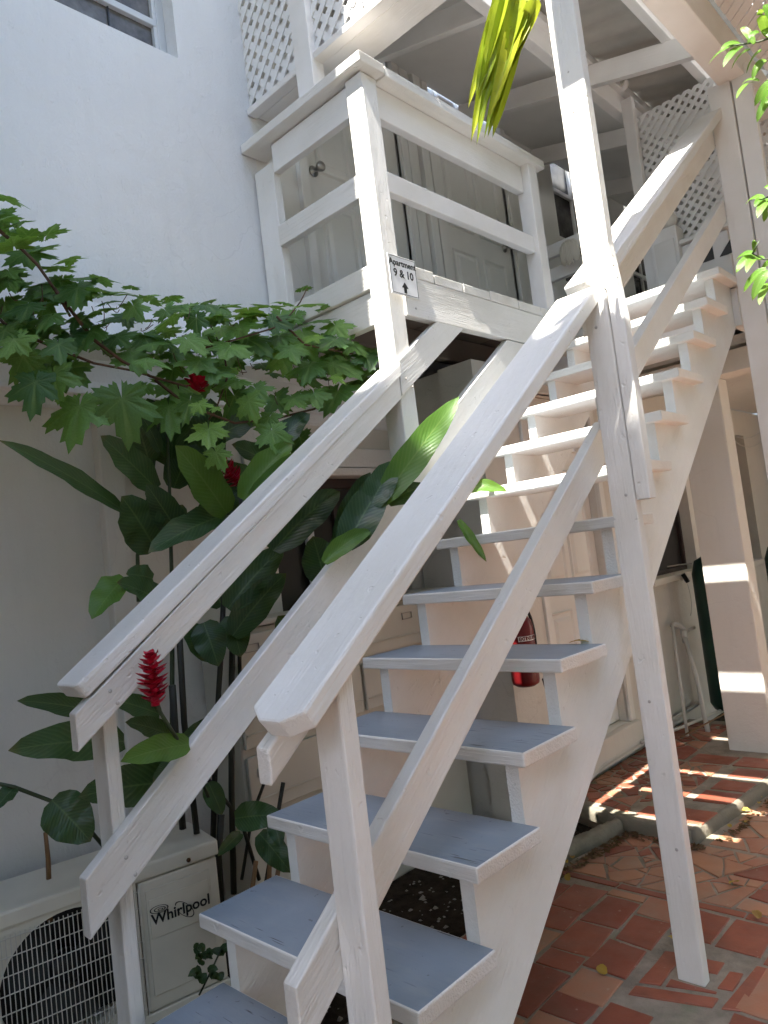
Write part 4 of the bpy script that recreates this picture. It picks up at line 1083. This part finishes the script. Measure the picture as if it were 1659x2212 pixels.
for i, (ba, ti, wp, xa, xb, mt, fo) in enumerate((
    ((232, 1545), (36, 1514), 46, -1.25, -1.15, GINGER, .3), ((268, 1602), (17, 1622), 80, -1.22, -1.10, GINGER, .2),
    ((395, 1690), (168, 1722), 88, -1.15, -1.05, GINGER, .2), ((345, 1543), (235, 1510), 44, -1.22, -1.2, GINGER, .3),
    ((408, 1608), (260, 1646), 56, -.80, -.75, GINGERL, .3), ((372, 1590), (270, 1560), 42, -1.15, -1.05, GINGER, .3),
    ((410, 1650), (330, 1690), 56, -1.1, -1.05, GINGER, .25), ((270, 1248), (198, 1338), 62, -1.2, -1.08, GINGERL, .35),
    ((350, 1300), (252, 1258), 54, -1.2, -1.1, GINGER, .3), ((330, 1250), (272, 1240), 44, -1.22, -1.2, GINGER, .3),
    ((440, 1345), (472, 1440), 66, -1.2, -1.15, GINGER, .3), ((500, 1330), (520, 1420), 60, -1.2, -1.15, GINGER, .3),
    ((470, 1420), (395, 1350), 60, -1.22, -1.25, GINGER, .3), ((480, 1310), (440, 1230), 60, -1.25, -1.28, GINGER, .3),
    ((508, 1768), (610, 1762), 56, -1.0, -.86, GINGER, .35), ((590, 1765), (606, 1830), 34, -.86, -.82, GINGER, .5),
    ((560, 1800), (628, 1885), 52, -1.0, -.92, GINGER, .3), ((470, 1560), (388, 1600), 30, -1.15, -1.1, GINGER, .5),
    ((450, 1690), (480, 1760), 40, -1.12, -1.1, GINGER, .4), ((640, 1400), (600, 1330), 62, -1.1, -1.05, GINGER, .2),
    ((520, 1800), (470, 1850), 26, -1.05, -1.0, GINGER, .4))):
    gleaf(g4, ba, ti, wp, xa, xb, mt, fold=fo, seed=80+i)
def ginger_flower(parent, u0, v0, u1, v1, x, wpx, seed=0):
    a, b_ = atx(u0, v0, x), atx(u1, v1, x); ax = (b_-a); L = ax.length; ax.normalize(); w_ = wpx/PXM(a)
    s = ax.cross(Vector((.7, -.6, .2))).normalized(); t_ = ax.cross(s)
    rr = random.Random(seed)
    fl = tube('flower', [a, a.lerp(b_, .5), b_], w_*.16, BRACT, parent, 8, w_*.06)
    n = 46
    for i in range(n):
        k = i/(n-1); th = i*2.4; p = a.lerp(b_, .02+k*.92)
        out = (s*math.cos(th)+t_*math.sin(th)); r_ = w_*.5*math.sin(math.pi*(.22+.70*k))**.8
        tip = p + out*r_*(1.15+.25*rr.random()) + ax*L*(.10+.06*rr.random()); mid = p + out*r_*.75 + ax*L*.0
        blade('bract', [p, mid, tip], w_*.36, out*.5+ax*.9, BRACT, fl, .5, 0, 6, .62, i)
    return fl
stem(g4, [atx(450, 1720, -1.0), atx(420, 1655, -.9), atx(385, 1600, -.80), atx(350, 1545, -.76), atx(336, 1520, -.74)], .0055, STEM)
ginger_flower(g4, 336, 1524, 323, 1408, -.74, 60, 1)
ginger_flower(g2, 522, 1050, 462, 985, -1.18, 44, 2)
ginger_flower(g1, 412, 850, 436, 800, -1.25, 46, 3)
# twig with oval leaves over the air conditioner
ow = empty('shrub', atx(40, 1700, -1.2), 'thin twig with broad oval leaves reaching over the air conditioner lid', 'plant')
tube('stem', [atx(-40, 1686, -1.22), atx(30, 1700, -1.2), atx(115, 1732, -1.16), atx(200, 1800, -1.14), atx(232, 1838, -1.15)], .006, STEM, ow, 8)
gleaf(ow, (112, 1728), (196, 1818), 92, -1.15, -1.08, GINGER, .05, fold=.15, seed=131); gleaf(ow, (30, 1702), (-12, 1750), 36, -1.2, -1.15, GINGER, .05, seed=132)
dk = tube('dry_stalk', [atx(98, 1798, -1.38), atx(104, 1855, -1.38), atx(108, 1990, -1.38)], .006, STRAW, None, 6, .009); tag(dk, 'single dry brown stalk sticking up behind the air conditioner', 'stalk')
for u0, v0, u1, v1 in ((553, 1860, 540, 1960), (602, 1876, 590, 1940), (583, 1850, 580, 1930)):
    q = tube('cut_cane', [atx(u0, v0, -1.05), atx((u0+u1)/2, (v0+v1)/2, -1.05), atx(u1, v1, -1.05)], .008, STRAW, None, 8); tag(q, 'dry brown cut cane stump among the ginger stems beside the lower treads', 'cane', 'cut ginger canes')
# low weeds by the air conditioner foot
wk = empty('weed', atx(455, 2095, -1.0), 'small dark green weed growing between air conditioner and lowest visible tread', 'plant')
for k in range(16):
    u, v = 425+random.uniform(-5, 60), 2125-random.uniform(0, 80); a = atx(u, v, -1.0); blade('leaf', [a, a+Vector((.01, 0, .02)), a+Vector((random.uniform(-.03, .03), random.uniform(-.03, .03), random.uniform(.0, .03)))], .026, (.6, -.5, .6), GINGER, wk, .2, 0, 6, .8, k)
tube('stem', [atx(430, 2150, -1.0), atx(450, 2110, -1.0), atx(478, 2050, -1.0)], .003, STEM, wk, 6)

# --- grape vine
vine = empty('grape_vine', (-1.4, -.2, -.36), 'grape vine with jagged lobed leaves trailing along the wall to the corner post', 'vine')
def grape_mesh(seed):
    rr = random.Random(seed); n = 48; verts = [(0, 0, 0)]; vein = [1.]; mid = []; out = []
    lob = [(90, 1.0), (35, .86), (145, .86), (-25, .66), (205, .66)]
    for i in range(n):
        a = -82 + 344*i/(n-1); r_ = 0
        for la, lr in lob:
            d = abs((a-la+180) % 360-180); r_ = max(r_, lr*math.exp(-(d/27)**2*.55))
        r_ = max(r_, .38)*(1.0 + (.12 if i % 2 else -.09)*rr.uniform(.6, 1.3))
        isl = any(abs((a-la+180) % 360-180) < 5 for la, _ in lob)
        r_ *= 1+.10*math.sin(2*math.radians(a)+seed*1.3)
        t = math.radians(a); z = -(.04+.03*(seed % 5))*r_*r_ + (.05+.02*(seed % 3))*math.sin(3*t+seed)*r_
        out.append((r_*math.cos(t), r_*math.sin(t), z)); mid.append((r_*.5*math.cos(t), r_*.5*math.sin(t), z*.2+(.0 if isl else .045))); vein.append(1. if isl else .35)
    verts += mid+out; vein += [.75 if v > .9 else .1 for v in vein[1:]]
    faces = []
    for i in range(n-1):
        faces += [(0, 1+i, 2+i), (1+i, 1+n+i, 2+n+i, 2+i)]
    me = bpy.data.meshes.new('grape_leaf'); me.from_pydata([(x*.5, (y)*.5, z*.5) for x, y, z in verts], [], faces); me.materials.append(GRAPE)
    at = me.attributes.new('vein', 'FLOAT', 'POINT')
    for i, v in enumerate(vein): at.data[i].value = v
    for p in me.polygons: p.use_smooth = True
    me.update(); return me
GM = [grape_mesh(s) for s in range(12)]
rv = random.Random(21)
def gl_leaf(u, v, size_px, x, mode, tone=0., spin=0.):
    p = atx(u, v, x); s = size_px/PXM(p)
    o = bpy.data.objects.new('leaf', rv.choice(GM)); COL.objects.link(o); o.parent = vine
    o.matrix_parent_inverse = Matrix.Translation(-vine.location)
    if mode == 'hang':  nrm = Vector((.70+rv.uniform(-.25, .25), -.62+rv.uniform(-.25, .25), .28+rv.uniform(-.3, .35))); tipd = Vector((rv.uniform(-.3, .3), rv.uniform(-.3, .3), -1))
    elif mode == 'flat': nrm = Vector((rv.uniform(-.2, .45), rv.uniform(-.5, .15), 1)); tipd = Vector((rv.uniform(-.5, 1), rv.uniform(-1, .6), -.25))
    else: nrm = Vector((.5+rv.uniform(-.3, .3), -.5+rv.uniform(-.3, .3), .75)); tipd = Vector((rv.uniform(-.2, .9), rv.uniform(-.6, .5), -.7))
    nrm.normalize(); tipd = (tipd-nrm*tipd.dot(nrm)).normalized(); xd = tipd.cross(nrm)
    M = Matrix((xd, tipd, nrm)).transposed() @ Matrix.Rotation(spin, 3, 'Z')
    o.matrix_basis = Matrix.Translation(p) @ M.to_4x4() @ Matrix.Diagonal((s*rv.uniform(.85, 1.1), s, s, 1))
    o.color = (tone, 0, 0, 1)
    return o
# (x, y, size) in the 1659 x 379+ frame of the vine; h hanging, f flat (seen edge on), s slanting
K = lambda x, y: (x*.5065, 379.5+y*.5065)
VL = {'f': [(25, 95, 120), (20, 190, 110), (85, 205, 120), (120, 262, 110), (200, 255, 120), (60, 300, 140), (310, 360, 120), (250, 400, 120), (420, 440, 110), (330, 440, 130), (430, 495, 100), (500, 500, 110), (560, 510, 90), (640, 535, 110), (725, 520, 90), (430, 580, 130), (740, 605, 140), (880, 555, 140), (960, 560, 120), (1060, 575, 130), (1210, 545, 100), (1290, 485, 70), (1310, 555, 120), (1150, 560, 110), (1380, 575, 90), (1100, 590, 120), (1000, 600, 100), (350, 500, 120), (160, 320, 120), (560, 480, 70)],
      's': [(110, 330, 150), (40, 430, 150), (270, 470, 190), (330, 480, 150), (170, 500, 130), (20, 540, 130), (120, 560, 130), (220, 600, 140), (380, 660, 150), (300, 680, 130), (450, 700, 140), (560, 770, 150), (620, 790, 120), (500, 690, 110), (700, 710, 110), (740, 760, 130), (800, 700, 130), (860, 690, 140), (940, 650, 130), (1020, 640, 140), (980, 730, 140), (1060, 700, 150), (1160, 620, 120), (1190, 690, 140), (1240, 740, 120), (1290, 670, 110), (1370, 620, 100), (1430, 640, 110), (1510, 640, 100), (1430, 700, 130), (1310, 730, 110), (1420, 800, 140), (1500, 720, 110), (1560, 770, 110), (1580, 750, 90), (1320, 810, 120), (1540, 880, 120), (1440, 920, 160), (1180, 950, 130), (1250, 950, 110), (1090, 910, 110), (900, 830, 140), (740, 890, 160), (850, 790, 130), (1590, 830, 90), (1490, 800, 130), (1340, 930, 110), (1010, 880, 120), (1120, 760, 90), (650, 720, 100), (90, 640, 130), (180, 650, 120)],
      'h': [(60, 700, 120), (100, 770, 150), (150, 880, 160), (230, 850, 150), (300, 820, 150), (340, 980, 210), (520, 950, 200), (720, 980, 170), (880, 870, 140), (1000, 940, 130), (1160, 1090, 130), (1280, 1120, 100), (1150, 1030, 90), (920, 1180, 90), (740, 820, 120), (620, 900, 90), (1200, 770, 120), (960, 850, 110), (1060, 960, 100), (250, 720, 120), (20, 660, 110), (810, 960, 120)]}
for md, lst in VL.items():
    for (x, y, s) in lst:
        u, v = K(x, y)
        right = x/1659
        gl_leaf(u, v, s*.5065*(1.85 if md != 'f' else 1.7), -1.28+.20*right+rv.uniform(-.10, .10), {'f': 'flat', 's': 'slant', 'h': 'hang'}[md], 0. if rv.random() < .85 else .25, rv.uniform(-.4, .4))
for (x, y, s) in ((890, 1080, 150), (850, 975, 100), (920, 990, 60), (1330, 690, 80), (1430, 860, 70)): gl_leaf(*K(x, y), s*.75, -1.02, 'hang' if s > 90 else 'slant', .9)
for i in range(150):                                         # fill between, and the trailing mass left of the frame
    t = rv.random()
    if i < 55: x = rv.uniform(-500, 60); y = rv.uniform(60, 800)
    else: x = rv.uniform(0, 1600); y = 480+x*.13+rv.uniform(-60, 230)*(1 if x > 300 else 1.4)
    gl_leaf(*K(x, y), rv.uniform(130, 210)*.5065, -1.36+rv.uniform(-.12, .12), rv.choice(['slant', 'slant', 'hang', 'flat']), .0, rv.uniform(-.6, .6))
for pts, r_ in (([(-60, 180), (10, 245), (90, 310), (160, 380), (230, 480), (300, 600)], .007), ([(-60, 560), (30, 640), (130, 690), (250, 740), (400, 800), (560, 830), (660, 860)], .006), ([(230, 480), (400, 700), (520, 790), (640, 855), (800, 900)], .007), ([(660, 870), (800, 980), (1000, 1055), (1180, 1035), (1340, 995), (1390, 960)], .006), ([(1180, 600), (1300, 720), (1400, 740), (1500, 760), (1580, 780)], .005), ([(960, 780), (970, 860), (920, 1000), (890, 1040)], .004), ([(850, 740), (1000, 700), (1200, 640), (1280, 540), (1310, 480)], .004)):
    tube('stem', [atx(*K(*p), -1.28+.2*p[0]/1659) for p in pts], r_, VINEW, vine, 6, r_*.7)
for i in range(46):                                         # petioles and tendrils
    x = rv.uniform(0, 1580); y = 500+x*.18+rv.uniform(-60, 260); a = atx(*K(x, y), -1.28+.2*x/1659)
    tube('petiole', bez(a, a+Vector((0, rv.uniform(-.02, .02), -.03)), a+Vector((rv.uniform(-.03, .03), rv.uniform(-.05, .05), rv.uniform(-.09, .06))), 5), .0016, VINEW, vine, 5)

# --- palm frond hanging in the sun
pf = empty('palm_frond', aty(1120, -30, .9), 'yellow green sunlit palm frond hanging in front of the balcony', 'palm frond')
rp = random.Random(5)
for i in range(32):
    t = i/31
    u0, v0 = 1072+78*t + rp.uniform(-6, 6), -30+rp.uniform(-10, 40)
    u1 = 1016+64*t + rp.uniform(-10, 12); v1 = 170+rp.uniform(20, 175)*(.5+.5*math.sin(math.pi*min(1, t*1.1+.1)))
    if t > .75: u1 += 25; v1 -= 60
    a, b_ = aty(u0, v0, .90+.05*rp.random()), aty(u1, v1, .86+.08*rp.random())
    mid = a.lerp(b_, .45) + Vector((.02+.02*t, 0, .02))
    blade('leaflet', [a, mid, b_], (rp.uniform(20, 34) if t < .55 else rp.uniform(32, 50))/PXM(a), (.5+rp.uniform(-.3, .3), -.8, .2+rp.uniform(-.2, .2)), PALM, pf, .55, 0, 9, .62, i)
tube('rachis', [aty(1160, -90, .92), aty(1135, -40, .92), aty(1128, 40, .92)], .012, plain('rachis_green', (.16, .26, .03), .4), pf, 8, .008)

# --- leafy twigs entering from the right
def twig(label, u, v, pts, leaves, y):
    r0 = empty('leafy_branch', aty(u, v, y), label, 'branch', 'leafy branches at the right edge')
    tube('stem', [aty(*p, y) for p in pts], .0035, STEM, r0, 6, .0015)
    for i, (a, b_, w_) in enumerate(leaves):
        A = aty(*a, y+.03*math.sin(i)); B = aty(*b_, y+.05*math.cos(i*2.)); blade('leaf', [A, (A+B)/2+Vector((0, -.01, .02)), B], w_/PXM(A), (.3+.3*math.sin(i*3), -.8, .45), SHRUB, r0, .22, .04, 9, .8, i)
twig('bright green leafy twigs hanging before the lattice in the upper right corner', 1660, 90, [(1700, 70), (1640, 90), (1585, 98), (1560, 100)],
     [((1590, 98), (1530, 140), 18), ((1600, 95), (1556, 110), 16), ((1605, 100), (1562, 146), 20), ((1620, 108), (1580, 150), 18), ((1630, 95), (1600, 60), 16), ((1640, 70), (1615, 95), 14), ((1645, 110), (1612, 160), 18), ((1655, 130), (1625, 172), 18), ((1660, 80), (1640, 20), 22), ((1675, 170), (1630, 230), 22), ((1670, 190), (1640, 250), 20), ((1680, 60), (1650, 10), 30), ((1690, 90), (1645, 60), 26), ((1640, 175), (1600, 185), 12), ((1625, 178), (1590, 215), 14), ((1665, 215), (1635, 265), 18)], 1.7)
twig('bright green leafy twig crossing the right post at mid height', 1660, 430, [(1700, 415), (1660, 425), (1640, 432)],
     [((1650, 428), (1610, 442), 18), ((1655, 432), (1630, 448), 16), ((1665, 430), (1636, 472), 22), ((1670, 440), (1650, 480), 18), ((1680, 420), (1650, 405), 14)], 1.7)
twig('lowest bright green leafy twig hanging over the right post by the stair head', 1640, 560, [(1640, 520), (1625, 548), (1650, 560), (1700, 565)],
     [((1628, 548), (1588, 566), 18), ((1630, 552), (1590, 590), 20), ((1636, 556), (1612, 590), 18), ((1650, 560), (1615, 575), 18), ((1655, 580), (1606, 632), 20), ((1660, 585), (1625, 650), 22), ((1670, 565), (1640, 600), 22), ((1630, 545), (1632, 520), 10), ((1665, 610), (1640, 660), 20)], 1.7)

# --- fallen leaves on the paving
rf = random.Random(9)
def fallen(name, x, y, z, s, label, group):
    a = Vector((x, y, z+.006)); th = rf.uniform(0, 6.28); d = Vector((math.cos(th), math.sin(th), rf.uniform(-.05, .25)))*s
    o = blade(name, [a, a+d*.5+Vector((0, 0, s*.15)), a+d], s*.62, (rf.uniform(-.4, .4), rf.uniform(-.4, .4), 1), FALL, None, .25, .1, 6, .8, rf.randint(0, 99), 0)
    tag(o, label, 'leaf', group)
for u, v in ((1470, 2040), (1640, 1988), (1595, 1908), (1310, 2108), (1558, 1770), (1620, 1775), (1550, 1785), (1580, 1790), (1600, 1760), (1270, 1815), (1255, 1830), (1245, 1840), (1235, 1852), (1300, 1800), (1320, 1782), (1222, 1862), (1230, 1905), (1310, 1790), (1285, 1812), (1575, 1745), (1590, 1735), (1610, 1728), (1628, 1722), (1640, 1735), (1570, 1757), (1605, 1745), (1620, 1752), (1350, 1770), (1375, 1762), (1340, 1780)):
    p = atz(u, v, GZ+.006)
    own = {(1470, 2040): 'brownish fallen leaf on the large tile left of the white post', (1640, 1988): 'bright yellow curled leaf on the paving near the right edge', (1595, 1908): 'small greenish fallen leaf on the broken paving right of the white post', (1310, 2108): 'pale yellow lobed leaf on a red tile beside the stair stringer'}.get((u, v))
    if own: fallen('fallen_leaf', p.x, p.y, GZ+.006, .05, own, None)
    elif u > 1500: fallen('fallen_leaf', p.x, p.y, GZ+.006, rf.uniform(.028, .05), 'yellow fallen leaf in the drift below the concrete lip of the step', 'fallen leaves below the step')
    else: fallen('fallen_leaf', p.x, p.y, GZ+.006, rf.uniform(.028, .05), 'brown or yellow fallen leaf along the low garden kerb behind the stringer', 'fallen leaves along the kerb')
p = atz(1250, 1391, .76); o = blade('fallen_leaf', [(p.x-.03, p.y, .764), (p.x, p.y, .775), (p.x+.035, p.y+.005, .765)], .028, (0, 0, 1), FALL, None, .2, .0, 6, .8, 3); tag(o, 'small yellow leaf lying on a grey tread near its right end', 'leaf')
# leaf litter in the gutter along kerb and step
lv, lf, luv = [], [], []
for i in range(260):
    k = rf.random()
    if k < .5: t = rf.random(); px, py = -.70+.08*t+rf.uniform(-.0, .05), 1.75+.62*t+rf.uniform(-.02, .02); pz = GZ+.004
    elif k < .75: t = rf.random(); px, py = -.62+.36*t, 2.33-rf.uniform(0, .05); pz = GZ+.004
    else: t = rf.random(); px, py = -.26+.08*t+rf.uniform(0, .06), 2.4+.9*t; pz = GZ+.004
    s = rf.uniform(.008, .022); th = rf.uniform(0, 6.28); b0 = len(lv); c, sn = math.cos(th)*s, math.sin(th)*s
    lv += [(px-c, py-sn, pz+rf.uniform(0, .01)), (px+sn*.5, py-c*.5, pz+rf.uniform(0, .012)), (px+c, py+sn, pz+rf.uniform(0, .014)), (px-sn*.5, py+c*.5, pz+rf.uniform(0, .01))]
    luv += [(.5, 0), (1, .5), (.5, 1), (0, .5)]; lf.append((b0, b0+1, b0+2, b0+3))
LIT = leafmat('leaf_litter', (.10, .05, .02), (.10, .05, .02), trans=.1, rough=.8, vein=(.2, .12, .05), veins=3.)
tag(mesh('leaf_litter', lv, lf, LIT, None, False, luv), 'dark brown leaf litter gathered in the corner along kerb and step', 'leaf litter', kind='stuff')

# --- the tree behind the viewer that shades the lower half of the stairs
tr = empty('shade_tree', (-2.2, -6.2, -.36), 'large leafy tree behind the viewer shading the lower stairs', 'tree')
tube('trunk', [(-2.2, -6.2, -.4), (-2.1, -6.1, 2), (-1.8, -5.8, 4.5), (-1.2, -5.4, 6.8)], .26, VINEW, tr, 12, .12)
rt2 = random.Random(4)
for k in range(7):
    tube('limb', bez((-1.7, -5.7, 5.0), (-1.7+rt2.uniform(-1, 1.5), -5.4, 6.6), (rt2.uniform(-4, 1.2), -5.0+rt2.uniform(-1, 1), 7.6+rt2.uniform(-.6, .8)), 6), .10, VINEW, tr, 7, .02)
CE, SE = math.cos(R(SUN_EL)), math.sin(R(SUN_EL)); DN = Vector((0, CE, -SE)); NN = Vector((0, SE, CE))   # along the light and across it
cv, cf, cuv = [], [], []
DIST = 8.2
for i in range(16000):
    cc = rt2.uniform(-2.2, 1.80)
    xx = rt2.uniform(-5.2, 1.95)
    edge = .06*math.sin(xx*5)+.05*math.sin(xx*11.3)
    nn = min(cc, 1.76+edge*.5)
    p = Vector((xx+SUN_AZX*DIST, 0, 0)) + NN*nn - DN*(DIST+rt2.uniform(-1.1, 1.1))
    s = rt2.uniform(.17, .30); q = Vector((rt2.uniform(-1, 1), rt2.uniform(-1, 1), rt2.uniform(-1, 1))).normalized(); r2 = q.cross(Vector((rt2.uniform(-1, 1), rt2.uniform(-1, 1), .3))).normalized()
    b0 = len(cv); cv += [p-q*s, p+r2*s*.45, p+q*s, p-r2*s*.45]; cuv += [(.5, 0), (1, .5), (.5, 1), (0, .5)]; cf.append((b0, b0+1, b0+2, b0+3))
cr = mesh('crown', cv, cf, TREEL, tr, False, cuv); tag(cr, kind='stuff')

# --- hedge of trees along the right side of the yard and the neighbour's house behind
def leaf_mass(name, a, b, n, s0, s1, mat, parent, seed, skin=.35):
    rr = random.Random(seed); v, f, uv = [], [], []
    a, b = Vector(a), Vector(b); h = b-a
    for i in range(n):
        p = Vector((a.x+h.x*rr.random(), a.y+h.y*rr.random(), a.z+h.z*rr.random()))
        p.x += .45*noise.noise(Vector((p.y*.8, p.z*.8, seed))); p.z += .5*noise.noise(Vector((p.y*.6, p.x*.6, seed+9.)))
        s = rr.uniform(s0, s1); q = Vector((rr.uniform(-1, 1), rr.uniform(-1, 1), rr.uniform(-1, 1))).normalized(); r2 = q.cross(Vector((rr.uniform(-1, 1), rr.uniform(-1, 1), .3))).normalized()
        b0 = len(v); v += [p-q*s, p+r2*s*.5, p+q*s, p-r2*s*.5]; uv += [(.5, 0), (1, .5), (.5, 1), (0, .5)]; f.append((b0, b0+1, b0+2, b0+3))
    return mesh(name, v, f, mat, parent, False, uv)
for k, yy in enumerate((-3.4, .2, 3.8, 7.4)):
    ht = empty('hedge_tree', (3.7, yy, -.36), ['dense green tree beyond the right edge nearest the viewer', 'dense green tree beyond the right edge level with the stair foot', 'dense green tree beyond the right edge level with the landing', 'dense green tree beyond the right edge farthest from the viewer'][k], 'tree')
    tube('trunk', [(3.9, yy, -.4), (3.85, yy+.1, 1.5), (3.8, yy, 3.5)], .14, VINEW, ht, 10, .07)
    tag(leaf_mass('crown', (3.0, yy-1.9, .2), (4.4, yy+1.9, 6.2), 2600, .12, .24, HEDGE, ht, k), kind='stuff')
nh = empty('neighbour_house', (0, -6, -.36), 'plain white single storey house behind the viewer', 'house')
box('wall', (-6, -7.2, -.4), (3.2, -7.0, 3.4), STUC2, nh, .01)
prism('roof', [(-6.6, 3.38), (-7.9, 3.38), (-7.9, 4.4)], 0, -6.3, 3.4, GALV, nh)

# --- unseen bush and pergola left of the frame, added to darken the lower wall
bs = empty('shading_bush', (-1.0, -1.9, -.36), 'dense unseen bush left of the frame, added to darken the lower wall', 'bush')
tube('trunk', [(-1.0, -1.9, -.4), (-.95, -1.9, .5), (-1.0, -1.8, 1.2)], .05, VINEW, bs, 8, .03)
tag(leaf_mass('crown', (-1.55, -2.9, -.1), (-.45, -.95, 2.0), 1300, .08, .16, TREEL, bs, 31), kind='stuff')
pg = empty('pergola', (-.9, -1.6, -.36), 'leaf covered pergola left of the frame, unseen and added to shade the lower wall', 'pergola')
for yy in (-3.2, -.6): tube('post', [(-.42, yy, -.4), (-.42, yy, 2.3)], .04, VINEW, pg, 8)
for xx in (-1.5, -.95, -.42): tube('rail', [(xx, -3.4, 2.32), (xx, -.45, 2.32)], .03, VINEW, pg, 6)
tag(leaf_mass('foliage', (-1.55, -3.3, 2.25), (-.25, -.42, 2.6), 1300, .07, .13, TREEL, pg, 33), kind='stuff')

cb = empty('cable', (-1.0, 5.6, 1.9), 'thin pale cables drooping above the dark window under the landing', 'cable')
for k, (a, b_, c) in enumerate((((1555, 905), (1600, 985), (1662, 915)), ((1560, 915), (1610, 1010), (1665, 930)), ((1570, 870), (1620, 868), (1662, 842)))):
    q = [atx(*p, -.98) for p in (a, b_, c)]; tube('wire', bez(q[0], q[1], q[2], 12), .004, PVC, cb, 6)
